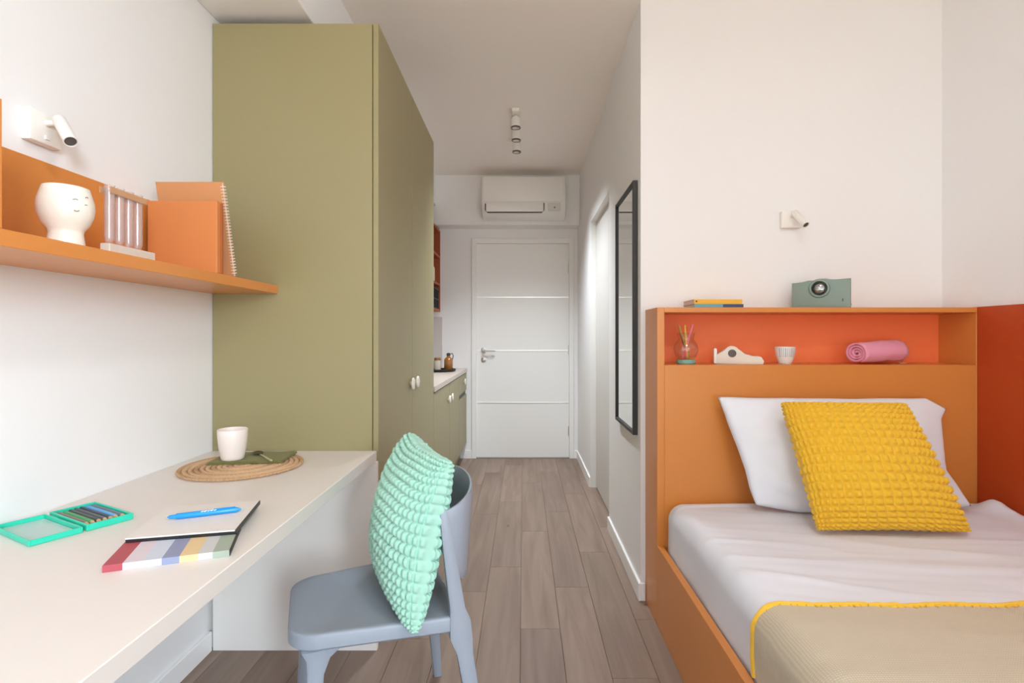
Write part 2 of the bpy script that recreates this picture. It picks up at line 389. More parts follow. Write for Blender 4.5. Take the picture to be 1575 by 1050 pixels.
# hanging cupboards
hc = thing('wall_cupboard', 'sage green wall cupboard hanging above the orange kitchen shelf', 'cupboard', (-0.97, 4.1, 2.146))
obj('body', B(XL + 0.002, -0.832, YW1 + 0.01, 4.8, 2.146, 2.325, 0.001), GREEN2, hc)
obj('door', B(-0.831, -0.813, YW1 + 0.012, 4.798, 2.148, 2.323, 0.001), GREEN2, hc)
DKOR = mat('brown_orange', (168, 84, 44), 0.5, bump=0.03)
hs_ = thing('wall_shelf', 'open orange shelf unit hanging over the kitchen worktop', 'shelf', (-0.97, 4.1, 1.38))
X1 = -0.783
obj('back', B(XL + 0.002, XL + 0.012, YW1 + 0.01, YE - 0.002, 1.38, 2.142, 0), DKOR, hs_)
for y0, y1 in ((YW1 + 0.01, YW1 + 0.03), (4.02, 4.04), (YE - 0.022, YE - 0.002)):
    obj('side', B(XL + 0.012, X1, y0, y1, 1.38, 2.142, 0.001), DKOR, hs_)
for z in (1.38, 1.62, 1.88, 2.122):
    for y0, y1 in ((YW1 + 0.03, 4.02), (4.04, YE - 0.022)):
        obj('shelf_board', B(XL + 0.012, X1, y0, y1, z, z + 0.02, 0.001), DKOR, hs_)
# things on that shelf
can = obj('canister', lathe(bmesh.new(), [(0.045, 0), (0.048, 0.004), (0.048, 0.12), (0.044, 0.124), (0.044, 0.135), (0.012, 0.14), (0.012, 0.155)], 28, (-0.845, 4.80, 1.64)), mat('cream_ceramic', (232, 224, 208), 0.3, bump=0.02), smooth=True)
tag(can, 'cream canister on the orange shelf over the worktop', 'canister')
rk = thing('dish_rack', 'black wire dish rack on the lowest orange kitchen shelf', 'rack', (-0.88, 4.75, 1.40))
bm = bmesh.new()
for z in (1.404, 1.49, 1.585):
    for a, b in (((-1.0, 4.55), (-0.795, 4.55)), ((-0.795, 4.55), (-0.795, 4.98)), ((-0.795, 4.98), (-1.0, 4.98)), ((-1.0, 4.98), (-1.0, 4.55))):
        tube(bm, [(*a, z), (*b, z)], 0.006, 6)
obj('frame', bm, BLACK, rk)
for i in range(9):
    y = 4.55 + 0.43 * i / 8
    obj('wire', tube(bmesh.new(), [(-0.795, y, 1.402), (-0.795, y, 1.59)], 0.005, 6), BLACK, rk)
# on the worktop
tr = obj('serving_tray', lathe(bmesh.new(), [(0.12, 0), (0.135, 0.006), (0.14, 0.02), (0.134, 0.02), (0.12, 0.008), (0.0001, 0.007)], 40, (-0.715, 4.56, 0.851), cap=False), mat('dark_tray', (32, 27, 25), 0.4, bump=0.03), smooth=True)
tag(tr, 'dark round tray on the kitchen worktop', 'tray')
AMB = mat('amber_glass', (150, 96, 40), 0.15, bump=0.01, coat=0.5)
b1 = thing('amber_bottle', 'tall amber bottle with a looped cap at the end of the worktop', 'bottle', (-0.655, 4.66, 0.859))
obj('body', lathe(bmesh.new(), [(0.034, 0), (0.038, 0.005), (0.038, 0.085), (0.03, 0.10), (0.014, 0.112), (0.014, 0.125)], 24), AMB, b1, True, local=True)
obj('cap', lathe(bmesh.new(), [(0.017, 0.122), (0.017, 0.14), (0.008, 0.146)], 20), mat('dark_cap', (60, 42, 28), 0.4, bump=0.02), b1, True, local=True)
bm = bmesh.new(); tube(bm, [(0.016, 0, 0.135), (0.034, 0, 0.142), (0.042, 0, 0.12), (0.036, 0, 0.09)], 0.004, 8); obj('handle', bm, mat('dark_cap', (60, 42, 28)), b1, True, local=True)
b2 = thing('spice_jar', 'small glass jar with brown lid beside the amber bottle', 'jar', (-0.745, 4.62, 0.859))
obj('body', lathe(bmesh.new(), [(0.026, 0), (0.03, 0.004), (0.03, 0.075), (0.024, 0.085)], 24), mat('jar_glass', (190, 180, 165), 0.15, bump=0.01), b2, True, local=True)
obj('lid', lathe(bmesh.new(), [(0.028, 0.083), (0.028, 0.103), (0.024, 0.106)], 24), mat('wood_lid', (140, 96, 58), 0.6, bump=0.05), b2, True, local=True)

# ================================================================== AIR CONDITIONER, CEILING SPOTS
ac = thing('air_conditioner', 'white split air conditioner on the bulkhead above the entrance door', 'air conditioner', (0.005, YBULK, 2.2))
AX0, AX1, AZ0, AZ1, AYF = -0.361, 0.368, 2.197, 2.545, 4.64
ACW = mat('ac_white', (236, 235, 232), 0.35, bump=0.01)
prof = [(0, 0), (0.12, 0), (0.17, 0.03), (0.196, 0.09), (0.203, 0.14), (0.203, 0.325), (0.19, 0.348), (0, 0.348)]
obj('body', prism(bmesh.new(), prof, lambda u, v, d: (d, YBULK - 0.001 - u, AZ0 + v), AX0, AX1, 0.006), ACW, ac, True)
fz = lambda y: EYE - (y - VPY) / FPX * AYF
fx = lambda x: (x - VPX) / FPX * AYF
obj('front_panel', B(fx(743.5), fx(866), AYF - 0.008, AYF + 0.003, fz(310), fz(272), 0.004, 2), ACW, ac, True)
ctr = rounded(fx(747.5), fx(836), fz(325.5), fz(311.5), 0.012, 4)
lf = prism(bmesh.new(), ctr, lambda u, v, d: (u, AYF + d, v), -0.007, 0.03, 0.002); obj('louvre', lf, ACW, ac, True)
rim = [(u, v) for u, v in ctr]
bm = bmesh.new(); tube(bm, [(fx(746.6), AYF + 0.0, fz(313)), (fx(746.8), AYF + 0.0, fz(323)), (fx(750), AYF + 0.004, fz(326.4)), (fx(833), AYF + 0.004, fz(326.4)), (fx(836.6), AYF + 0.0, fz(323)), (fx(836.8), AYF + 0.0, fz(312))], 0.0045, 8)
set_label(obj('louvre_gap', bm, mat('dark_gap', (70, 62, 58), 0.7, bump=0.02), ac), 'dark outline of the louvre')
obj('display', B(fx(843), fx(862), AYF - 0.003, AYF + 0.01, fz(324), fz(312), 0.003), mat('ac_display', (214, 214, 208), 0.3, bump=0.01), ac)
obj('indicator', lathe(bmesh.new(), [(0.008, 0), (0.008, 0.003), (0.004, 0.004)], 14, (0, 0, 0)), mat('indicator_grey', (130, 125, 120), 0.4, bump=0.01), ac, True)
ind = ac.children[-1]
for o in bpy.data.objects:
    if o.name.startswith('indicator'): ind = o
ind.matrix_parent_inverse = Matrix.Identity(4); ind.rotation_euler = (PI / 2, 0, 0); ind.location = Vector((fx(853), AYF - 0.003, fz(319))) - ac.location

sl = thing('ceiling_spotlight_bar', 'white ceiling bar with three cylindrical spotlights in the corridor', 'ceiling light', (-0.05, 3.72, ZC))
LAMPW = mat('lamp_white', (238, 236, 230), 0.4, bump=0.01)
obj('rail', B(-0.075, -0.025, 3.42, 4.06, ZC - 0.022, ZC - 0.0005, 0.003), LAMPW, sl)
for y in (3.50, 3.725, 3.96):
    s = obj('spotlight', lathe(bmesh.new(), [(0.012, ZC - 0.022), (0.012, ZC - 0.032), (0.028, ZC - 0.034), (0.030, ZC - 0.037), (0.030, ZC - 0.101), (0.026, ZC - 0.101), (0.024, ZC - 0.09), (0.0001, ZC - 0.088)], 28, (-0.05, y, 0), cap=False), LAMPW, sl, True)
    pd = bpy.data.lights.new('spot_bulb', 'SPOT'); pd.energy = 70; pd.spot_size = math.radians(116); pd.spot_blend = 1.0; pd.shadow_soft_size = 0.04; pd.color = (0.87, 0.94, 1.0)
    po = bpy.data.objects.new('spot_bulb', pd); COL.objects.link(po); po.location = (-0.05, y, ZC - 0.105)
    set_label(obj('lens_ring', lathe(bmesh.new(), [(0.031, ZC - 0.094), (0.0318, ZC - 0.096), (0.0318, ZC - 0.103), (0.027, ZC - 0.104), (0.025, ZC - 0.096)], 28, (-0.05, y, 0), cap=False), mat('grey_ring', (96, 88, 82), 0.4, bump=0.01), s, True), 'dark grey ring')

cl = thing('fill_lamp', 'added round white fill lamp on the unseen ceiling above the foot of the bed', 'ceiling light', (0.45, 0.35, ZC))  # out-of-view lamp added to brighten the bed, desk and floor
obj('housing', lathe(bmesh.new(), [(0.24, 0.0), (0.24, -0.035), (0.225, -0.045), (0.215, -0.04)], 40, (0.45, 0.35, ZC - 0.0005)), LAMPW, cl, True)
DIFF = mat('fill_lamp_diffuser', (250, 248, 244), 0.5); DIFF.node_tree.nodes['Principled BSDF'].inputs['Emission Color'].default_value = (1, 0.97, 0.93, 1); DIFF.node_tree.nodes['Principled BSDF'].inputs['Emission Strength'].default_value = 2.0
obj('diffuser', lathe(bmesh.new(), [(0.212, -0.040), (0.18, -0.055), (0.1, -0.064), (0.0001, -0.066)], 40, (0.45, 0.35, ZC), cap=False), DIFF, cl, True)
cd_ = bpy.data.lights.new('fill_lamp_light', 'AREA'); cd_.shape = 'DISK'; cd_.size = 0.42; cd_.energy = 12; cd_.color = (0.93, 0.97, 1.0)
co_ = bpy.data.objects.new('fill_lamp_light', cd_); COL.objects.link(co_); co_.location = (0.45, 0.35, ZC - 0.07)
# ================================================================== MIRROR
mi = thing('wall_mirror', 'tall mirror in a thin black frame on the corridor wall', 'mirror', (XC, 2.6, 0.71))
MY0, MY1, MZ0, MZ1, MX = 2.385, 2.845, 0.708, 1.848, 0.490
obj('backing', B(XC - 0.006, XC - 0.001, MY0 + 0.01, MY1 - 0.01, MZ0 + 0.01, MZ1 - 0.01, 0), FRAMEB, mi)
for y0, y1, z0, z1 in ((MY0, MY0 + 0.016, MZ0, MZ1), (MY1 - 0.016, MY1, MZ0, MZ1), (MY0 + 0.016, MY1 - 0.016, MZ0, MZ0 + 0.016), (MY0 + 0.016, MY1 - 0.016, MZ1 - 0.016, MZ1)):
    obj('frame_bar', B(MX, XC - 0.001, y0, y1, z0, z1, 0.001), FRAMEB, mi)
MIRR = mat('mirror_silver', (236, 238, 236), 0.015, metal=1.0)
obj('mirror_glass', B(MX + 0.008, MX + 0.012, MY0 + 0.015, MY1 - 0.015, MZ0 + 0.015, MZ1 - 0.015, 0), MIRR, mi)

# ================================================================== DESK
ZD, XD = 0.727, -0.542
dk = thing('desk', 'long off-white desk running along the left wall to the wardrobe', 'desk', (-0.85, 0.9, 0))
obj('desktop', B(XL + 0.001, XD, BACK + 0.02, YW0 - 0.001, ZD - 0.036, ZD, 0.0015), DESK, dk)
obj('end_panel', B(XL + 0.015, XW, 1.951, YW0 - 0.001, 0, ZD - 0.037, 0.001), PANELW, dk)
obj('end_panel', B(XL + 0.015, XW, BACK + 0.02, BACK + 0.04, 0, ZD - 0.037, 0.001), PANELW, dk)

# ================================================================== ORANGE WALL SHELF ABOVE THE DESK
XS, ZS0, ZS1 = -0.908, 1.3075, 1.3376
sh = thing('wall_shelf', 'orange wall shelf with a back panel above the desk', 'shelf', (-1.03, 1.0, ZS0))
obj('shelf_board', B(XL + 0.001, XS, -0.6, YW0 - 0.001, ZS0, ZS1, 0.001), ORANGE, sh)
obj('back_panel', B(XL + 0.001, XL + 0.019, -0.6, YW0 - 0.001, ZS1, 1.563, 0.001), ORANGE, sh)
obj('divider', B(XL + 0.019, XS, 0.905, 0.929, ZS1, 1.563, 0.001), ORANGE, sh)

# ================================================================== READING LAMPS
def reading_lamp(label, loc, rotz, tilt):
    """local frame: wall is the plane y = 0, the lamp sticks out towards -y"""
    t = thing('reading_lamp', label, 'wall lamp', loc, rotz)
    obj('wall_plate', box(bmesh.new(), -0.042, 0.042, -0.024, 0, -0.037, 0.037, 0.004, 2), LAMPW, t, True, local=True)
    arm = tube(bmesh.new(), [(0, -0.024, 0.014), (0, -0.052, 0.014)], 0.007, 12); obj('joint', arm, LAMPW, t, True, local=True)
    hd = lathe(bmesh.new(), [(0.0125, 0.012), (0.0142, 0.009), (0.0142, -0.082), (0.012, -0.082), (0.011, -0.07), (0.0001, -0.07)], 24, cap=False)
    f = hd.faces.new([v for v in hd.verts if abs(v.co.z - 0.012) < 1e-6])
    M = Matrix.Translation((0, -0.056, 0.016)) @ tilt
    xform(hd, M); h = obj('lamp_head', hd, LAMPW, t, True, local=True)
    bl = lathe(bmesh.new(), [(0.0116, -0.0795), (0.0116, -0.076)], 20); xform(bl, M)
    set_label(obj('lamp_lens', bl, mat('lens_dark', (92, 88, 84), 0.25, bump=0.01), h, True, local=True), 'dark lens in the lamp end')
    b = obj('switch', box(bmesh.new(), -0.006, 0.006, -0.027, -0.023, -0.026, -0.016, 0.001, 1), LAMPW, t, local=True)
    return t
# on the left wall the lamp sticks out towards +x : rotate local -y to +x
reading_lamp('white reading lamp with tilted tube head above the desk shelf', (XL, 1.262, 1.640), PI / 2, Matrix.Rotation(math.radians(28), 4, 'Y') @ Matrix.Rotation(math.radians(-38), 4, 'X'))
reading_lamp('white reading lamp with tilted tube head above the headboard', (1.159, YB, 1.655), 0, Matrix.Rotation(math.radians(-15), 4, 'Y') @ Matrix.Rotation(math.radians(-42), 4, 'X'))

# ================================================================== ON THE ORANGE SHELF
CERAM = mat('glazed_ceramic', (240, 233, 220), 0.28, bump=0.03, bscale=40, var=0.02, vscale=30, coat=0.3)
va = thing('face_vase', 'round white ceramic face vase on the orange shelf', 'vase', (-0.985, 1.148, ZS1))
vprof = [(r * 0.79, z * 0.92) for r, z in [(0.040, 0), (0.043, 0.003), (0.041, 0.018), (0.038, 0.036), (0.040, 0.044), (0.052, 0.058), (0.0605, 0.078), (0.0632, 0.095), (0.0618, 0.112), (0.056, 0.130), (0.0515, 0.143), (0.0485, 0.144), (0.050, 0.132), (0.056, 0.112), (0.057, 0.095), (0.045, 0.06), (0.0001, 0.05)]]
bm = lathe(bmesh.new(), vprof, 48, cap=False); obj('body', bm, CERAM, va, 'all', local=True)
def vase_mark(a0, a1, z0, z1, sag):
    pts = []
    for i in range(7):
        t_ = i / 6; a = a0 + (a1 - a0) * t_; z = z0 + (z1 - z0) * t_ - sag * math.sin(PI * t_)
        r = 0.0636 if z < 0.1 else 0.0628 - max(0, z - 0.112) * 0.3
        r *= 0.79; pts.append((r * math.cos(a), r * math.sin(a), z * 0.92))
    return tube(bmesh.new(), pts, 0.0007, 6)
DARKINK = mat('grey_ink', (110, 98, 88), 0.6, bump=0.02)
ac0 = math.atan2(-1.15, 0.985)
for a0, a1, z0, sag in ((0.22, 0.40, 0.108, -0.0015), (0.26, 0.44, 0.084, 0.002), (0.72, 0.86, 0.118, -0.002), (0.66, 0.78, 0.100, -0.001)):
    obj('painted_mark', vase_mark(ac0 + a0, ac0 + a1, z0, z0 + 0.001, sag), DARKINK, va, local=True)
# test tube stand
tt = thing('test_tube_stand', 'pale stand with four glass tubes beside the face vase', 'tube vase', (-0.9715, 1.314, ZS1))
STANDM = mat('pale_wood', (214, 204, 192), 0.6, bump=0.06, var=0.05, vscale=30)
obj('base', box(bmesh.new(), -0.0115, 0.0115, -0.077, 0.077, 0, 0.029, 0.0015, 1), STANDM, tt, local=True)
GLT = glass_mat('tube_glass', (0.97, 0.95, 0.95), 0.3, 0.16)
for i in range(4):
    y = -0.063 + 0.0305 * i
    obj('tube', lathe(bmesh.new(), [(0.0001, 0.030), (0.0075, 0.032), (0.0108, 0.041), (0.0108, 0.164), (0.0118, 0.166), (0.0098, 0.166), (0.0096, 0.042), (0.0001, 0.035)], 20, (0.0, y, 0), cap=False), GLT, tt, True, local=True)
obj('top_bar', box(bmesh.new(), 0.0111, 0.0128, -0.077, 0.045, 0.146, 0.161, 0.0005, 1), mat('tan_wood', (196, 150, 112), 0.6, bump=0.05), tt, local=True)
set_label(obj('top_bar', box(bmesh.new(), -0.0128, -0.0111, -0.077, 0.045, 0.146, 0.161, 0.0005, 1), mat('tan_wood', (196, 150, 112)), tt, local=True), 'thin tan bar holding the tubes')
# upright orange box file + spiral notebook leaning on it
bx_ = thing('box_file', 'plain orange box file standing on the orange shelf', 'box file', (-1.015, 1.6, ZS1))
obj('body', B(-1.119, -0.912, 1.586, 1.606, ZS1, 1.554, 0.002), mat('box_orange', (208, 130, 72), 0.6, bump=0.05, bscale=300), bx_)
set_label(obj('back_cover', B(-1.119, -0.909, 1.6065, 1.615, ZS1, 1.552, 0.001), mat('box_brown', (176, 92, 40), 0.6, bump=0.05), bx_), 'darker brown-orange back cover')
nb = thing('spiral_notebook', 'tan spiral notebook leaning behind the orange box file', 'notebook', (-1.015, 1.692, ZS1 + 0.0005))
KRAFT = mat('kraft_cover', (208, 146, 96), 0.75, bump=0.08, bscale=250, var=0.03, vscale=20)
lean = Matrix.Rotation(math.radians(14.0), 4, 'X')
def nbp(name, x0, x1, y0, y1, z0, z1, m):
    return obj(name, xform(box(bmesh.new(), x0, x1, y0, y1, z0, z1, 0.0006, 1), lean), m, nb, local=True)
nbp('cover', -0.104, 0.098, -0.002, 0.0, 0.0, 0.29, KRAFT)
nbp('pages', -0.102, 0.096, 0.0002, 0.0085, 0.002, 0.287, mat('paper', (238, 232, 220), 0.8, bump=0.05))
nbp('back_cover', -0.104, 0.098, 0.0088, 0.0105, 0.0, 0.29, KRAFT)
bm = bmesh.new()
for i in range(30):
    z = 0.012 + i * 0.0091
    pts = [Vector((0.097 + 0.0068 * math.cos(a), 0.0042 + 0.0075 * math.sin(a), z)) for a in [2 * PI * j / 10 + 0.3 for j in range(10)]]
    tube(bm, [lean @ p for p in pts], 0.0011, 5)
set_label(obj('spiral_binding', bm, mat('white_wire', (240, 238, 232), 0.35, bump=0.01), nb, local=True), 'white wire spiral binding')

# ================================================================== ON THE DESK
# woven placemat: coiled braid
pm = thing('placemat', 'round woven straw placemat on the desk', 'placemat', (-0.908, 1.725, ZD))
STRAW = mat('straw_braid', (204, 170, 132), 0.85, bump=0.5, bscale=260, var=0.22, vscale=70)
STRAW2 = mat('straw_braid_dark', (188, 150, 112), 0.85, bump=0.5, bscale=260, var=0.22, vscale=70)
obj('backing', lathe(bmesh.new(), [(0.0001, 0.0005), (0.174, 0.0005), (0.174, 0.002), (0.0001, 0.002)], 48, cap=False), STRAW2, pm, local=True)
for i in range(13):
    r = 0.176 - i * 0.0155
    if r < 0.01: break
    n = max(16, int(2 * PI * r / 0.006))
    bm = bmesh.new()
    for ph in (0, PI):
        pts = []
        for j in range(n):
            a = 2 * PI * j / n; wv = 2 * PI * j * round(n / 4) / n + ph
            pts.append((Vector(((r + 0.0035 * math.sin(wv)) * math.cos(a), (r + 0.0035 * math.sin(wv)) * math.sin(a), 0.0055 + 0.0014 * math.cos(wv)))))
        pts.append(pts[0])
        tube(bm, pts, 0.0040, 6, cap=False)
    obj('braid_ring', bm, STRAW if i % 3 else STRAW2, pm, True, local=True)
# napkin
NAP = mat('olive_linen', (120, 118, 56), 0.9, bump=0.3, bscale=500, sheen=0.1)
na = thing('napkin', 'folded olive green napkin on the straw placemat', 'napkin', (-0.905, 1.78, ZD + 0.0108))
def cloth_sheet(c, z0, th, nx=24, ny=12, amp=0.002, seed=0.0):
    bm = bmesh.new(); top = []; bot = []
    for i in range(nx + 1):
        ra, rb = [], []
        for j in range(ny + 1):
            u, v = i / nx, j / ny
            p = c[0] * (1 - u) * (1 - v) + c[1] * u * (1 - v) + c[2] * u * v + c[3] * (1 - u) * v
            h = z0 + amp * (1 + noise.noise(Vector((p.x * 18, p.y * 18, seed)))) 
            ra.append(bm.verts.new((p.x, p.y, h + th))); rb.append(bm.verts.new((p.x, p.y, h)))
        top.append(ra); bot.append(rb)
    for i in range(nx):
        for j in range(ny):
            bm.faces.new((top[i][j], top[i + 1][j], top[i + 1][j + 1], top[i][j + 1])); bm.faces.new((bot[i][j], bot[i][j + 1], bot[i + 1][j + 1], bot[i + 1][j]))
    for i in range(nx):
        bm.faces.new((top[i][0], bot[i][0], bot[i + 1][0], top[i + 1][0])); bm.faces.new((top[i][ny], top[i + 1][ny], bot[i + 1][ny], bot[i][ny]))
    for j in range(ny):
        bm.faces.new((top[0][j], top[0][j + 1], bot[0][j + 1], bot[0][j])); bm.faces.new((top[nx][j], bot[nx][j], bot[nx][j + 1], top[nx][j + 1]))
    return bm
NC = [Vector(p) for p in ((-0.112, -0.075, 0), (0.120, -0.045, 0), (0.108, 0.098, 0), (-0.125, 0.075, 0))]
for i, (sx, z, s) in enumerate(((1.0, 0.0, 0.0), (0.985, 0.0028, 0.0), (0.97, 0.0056, 0.0))):
    c = [Vector((p.x * sx + 0.002 * i, p.y * sx, 0)) for p in NC]
    obj('fold_layer', cloth_sheet(c, z, 0.002, amp=0.0018, seed=s), NAP, na, True, local=True)
# cup
cu = thing('cup', 'pinkish white cup standing on the green napkin', 'cup', (-0.953, 1.748, ZD + 0.0205))
CUPM = mat('cup_ceramic', (236, 224, 216), 0.35, bump=0.02, bscale=60, coat=0.2)
obj('body', lathe(bmesh.new(), [(r * 0.88, z) for r, z in [(0.0001, 0.0), (0.036, 0.0), (0.039, 0.003), (0.041, 0.012), (0.047, 0.04), (0.0505, 0.075), (0.0515, 0.098), (0.0505, 0.0995), (0.049, 0.098), (0.047, 0.07), (0.042, 0.03), (0.034, 0.008), (0.0001, 0.006)]], 48, cap=False), CUPM, cu, 'all', local=True)
# spoon
spn = thing('spoon', 'small olive-grey spoon on the green napkin', 'spoon', (-0.872, 1.775, ZD + 0.0222))
SPO = mat('spoon_metal', (186, 178, 142), 0.4, metal=0.2, bump=0.02)
bm = bmesh.new()
tube(bm, [(-0.014, 0.020, 0.004), (0.012, -0.012, 0.006), (0.044, -0.044, 0.003), (0.062, -0.062, 0.002)], [0.003, 0.0034, 0.0042, 0.0048], 8, flat=0.5)
obj('handle', bm, SPO, spn, True, local=True)
bm = bmesh.new(); bmesh.ops.create_uvsphere(bm, u_segments=20, v_segments=10, radius=1)
for v in bm.verts:
    if v.co.z > 0: v.co.z *= -0.75
xform(bm, Matrix.Translation((-0.030, 0.037, 0.007)) @ Matrix.Rotation(math.radians(-50), 4, 'Z') @ Matrix.Diagonal((0.026, 0.017, 0.007, 1)))
set_label(obj('bowl', bm, mat('spoon_bowl', (96, 86, 58), 0.3, metal=0.5, bump=0.02), spn, True, local=True), 'darker spoon bowl')

# pencil tin
TEAL = mat('turquoise_plastic', (44, 200, 168), 0.35, bump=0.02)
tA, tB, tC, tD = Vector((-1.108, 1.240, 0)), Vector((-1.070, 1.325, 0)), Vector((-0.908, 1.238, 0)), Vector((-0.944, 1.150, 0))
ang = math.atan2(tD.y - tA.y, tD.x - tA.x)
ptin = thing('pencil_case', 'open turquoise pencil tin lying on the desk by the wall', 'pencil case', ((tA.x + tD.x) / 2, (tA.y + tD.y) / 2, ZD + 0.0004), ang)
LW, LH = 0.180, 0.094     # long side along local x, the tray is on +y, the lid on -y
def open_tray(y0, y1, h, t_=0.003, base=True):
    bm = bmesh.new()
    box(bm, -LW / 2, LW / 2, y0, y0 + t_, 0, h, 0.001, 1); box(bm, -LW / 2, LW / 2, y1 - t_, y1, 0, h, 0.001, 1)
    box(bm, -LW / 2, -LW / 2 + t_, y0 + t_, y1 - t_, 0, h, 0.001, 1); box(bm, LW / 2 - t_, LW / 2, y0 + t_, y1 - t_, 0, h, 0.001, 1)
    return bm
obj('tray_rim', open_tray(0.003, LH, 0.014, 0.005), TEAL, ptin, local=True)
obj('tray_floor', box(bmesh.new(), -LW / 2 + 0.004, LW / 2 - 0.004, 0.007, LH - 0.004, 0.001, 0.0025, 0), TEAL, ptin, local=True)
obj('lid_rim', open_tray(-LH, -0.003, 0.012, 0.004), TEAL, ptin, local=True)
LIDC = mat('clear_lid', (176, 206, 200), 0.3, bump=0.02)
set_label(obj('lid_window', box(bmesh.new(), -LW / 2 + 0.005, LW / 2 - 0.005, -LH + 0.005, -0.008, 0.001, 0.003, 0), LIDC, ptin, local=True), 'clear greyish lid window')
for hx_ in (-0.055, 0.055):
    obj('hinge', tube(bmesh.new(), [(hx_ - 0.012, 0.0, 0.007), (hx_ + 0.012, 0.0, 0.007)], 0.0028, 8), TEAL, ptin, True, local=True)
pcols = [('brown', (128, 110, 98)), ('green', (56, 160, 90)), ('charcoal', (52, 58, 62)), ('dark grey', (72, 78, 80)), ('navy', (24, 44, 74)), ('sky blue', (86, 166, 224)), ('slate grey', (96, 116, 124))]
pc, ps = math.cos(ang), math.sin(ang)
for i, (cn, rgb) in enumerate(pcols):
    yl = 0.0155 + i * 0.0112
    base = ptin.location + Vector((-yl * ps, yl * pc, 0.0078))
    pen = thing('coloured_pencil', cn + ' coloured pencil lying in the turquoise tin', 'pencil', base, ang, 'coloured pencils in the tin')
    L0, L1 = -0.079 + random.uniform(0, 0.006), 0.060 + random.uniform(-0.004, 0.004)
    obj('barrel', tube(bmesh.new(), [(L0, 0, 0), (L1, 0, 0)], 0.0048, 6), mat('pencil_' + cn, rgb, 0.4, bump=0.02), pen, local=True)
    obj('tip', tube(bmesh.new(), [(L1, 0, 0), (L1 + 0.014, 0, 0)], [0.0046, 0.0008], 8), mat('pencil_wood', (206, 170, 128), 0.7, bump=0.03), pen, True, local=True)

# striped notebook
sang = math.atan2(0.071, 0.188)
sn = thing('striped_notebook', 'notebook with wide pastel and red stripes under the white notebook', 'notebook', (-0.753, 0.953, ZD + 0.0003), sang)
SL, SD_ = 0.201, 0.150
bands = [(0, .15, (176, 76, 86)), (.15, .30, (214, 202, 210)), (.30, .45, (200, 208, 222)), (.45, .59, (140, 148, 178)), (.59, .74, (222, 194, 148)), (.74, .86, (198, 199, 200)), (.86, 1, (158, 170, 154))]
for i, (a, b, rgb) in enumerate(bands):
    set_label(obj('cover_stripe', box(bmesh.new(), a * SL, b * SL, 0, SD_, 0.0, 0.0125, 0.0), mat('stripe_%d' % i, rgb, 0.55, bump=0.05, bscale=300), sn, local=True), None or 'cover stripe')
obj('page_block', box(bmesh.new(), SL, SL + 0.0015, 0.001, SD_ - 0.002, 0.001, 0.012, 0), mat('black_edge', (30, 30, 32), 0.6, bump=0.02), sn, local=True)
# white notebook on top
wang = math.atan2(0.047, 0.195)
wnb = thing('white_notebook', 'white notebook with black edge lying on the striped notebook', 'notebook', (-0.790, 1.056, ZD + 0.0131), wang)
WW, WD = 0.201, 0.205
obj('pages', box(bmesh.new(), 0.001, WW - 0.001, 0.001, WD - 0.001, 0.0, 0.0065, 0), BLACK, wnb, local=True)
obj('cover', box(bmesh.new(), 0, WW - 0.002, 0, WD, 0.0065, 0.0095, 0.0008, 1), mat('white_cover', (226, 221, 216), 0.4, bump=0.02), wnb, local=True)
obj('spine_edge', box(bmesh.new(), WW - 0.002, WW, 0, WD, 0.0, 0.0095, 0.0004, 1), BLACK, wnb, local=True)
# pen
pa, pb = Vector((-0.775, 1.160, 0)), Vector((-0.643, 1.216, 0))
pang = math.atan2(pb.y - pa.y, pb.x - pa.x); plen = (pb - pa).length
pn = thing('pen', 'bright blue ballpoint pen on the white notebook', 'pen', (pa.x, pa.y, ZD + 0.0131 + 0.0095 + 0.0066), pang)
PENB = mat('pen_blue', (24, 146, 222), 0.3, bump=0.01)
bm = lathe(bmesh.new(), [(0.0012, 0), (0.0035, 0.004), (0.0042, 0.010), (0.0042, 0.014), (0.0062, 0.018), (0.0064, 0.06), (0.0060, 0.085), (0.0056, plen - 0.010), (0.0030, plen - 0.004), (0.0024, plen)], 20)
xform(bm, Matrix.Rotation(PI / 2, 4, 'Y')); obj('barrel', bm, PENB, pn, True, local=True)
obj('clip', box(bmesh.new(), plen - 0.055, plen - 0.012, -0.0016, 0.0016, 0.0058, 0.0076, 0.0005, 1), PENB, pn, local=True)
bm = bmesh.new(); x = 0.066
for i in range(5):   # a short line of white lettering, too blurred to read
    pts = []
    for j in range(9):
        a = 2 * PI * j / 8
        pts.append((x + 0.0022 * math.cos(a) * (0.8 + 0.3 * (i % 2)) + 0.0006 * j / 8, -0.0034 + 0.0016 * math.sin(a + i), 0.0056))
    tube(bm, pts, 0.0005, 5); tube(bm, [(x - 0.001, -0.005, 0.0045), (x + 0.003, -0.0018, 0.0063)], 0.0005, 5)
    x += 0.0062
set_label(obj('lettering', bm, mat('white_print', (250, 250, 250), 0.5, bump=0.01), pn, local=True), 'small white lettering')

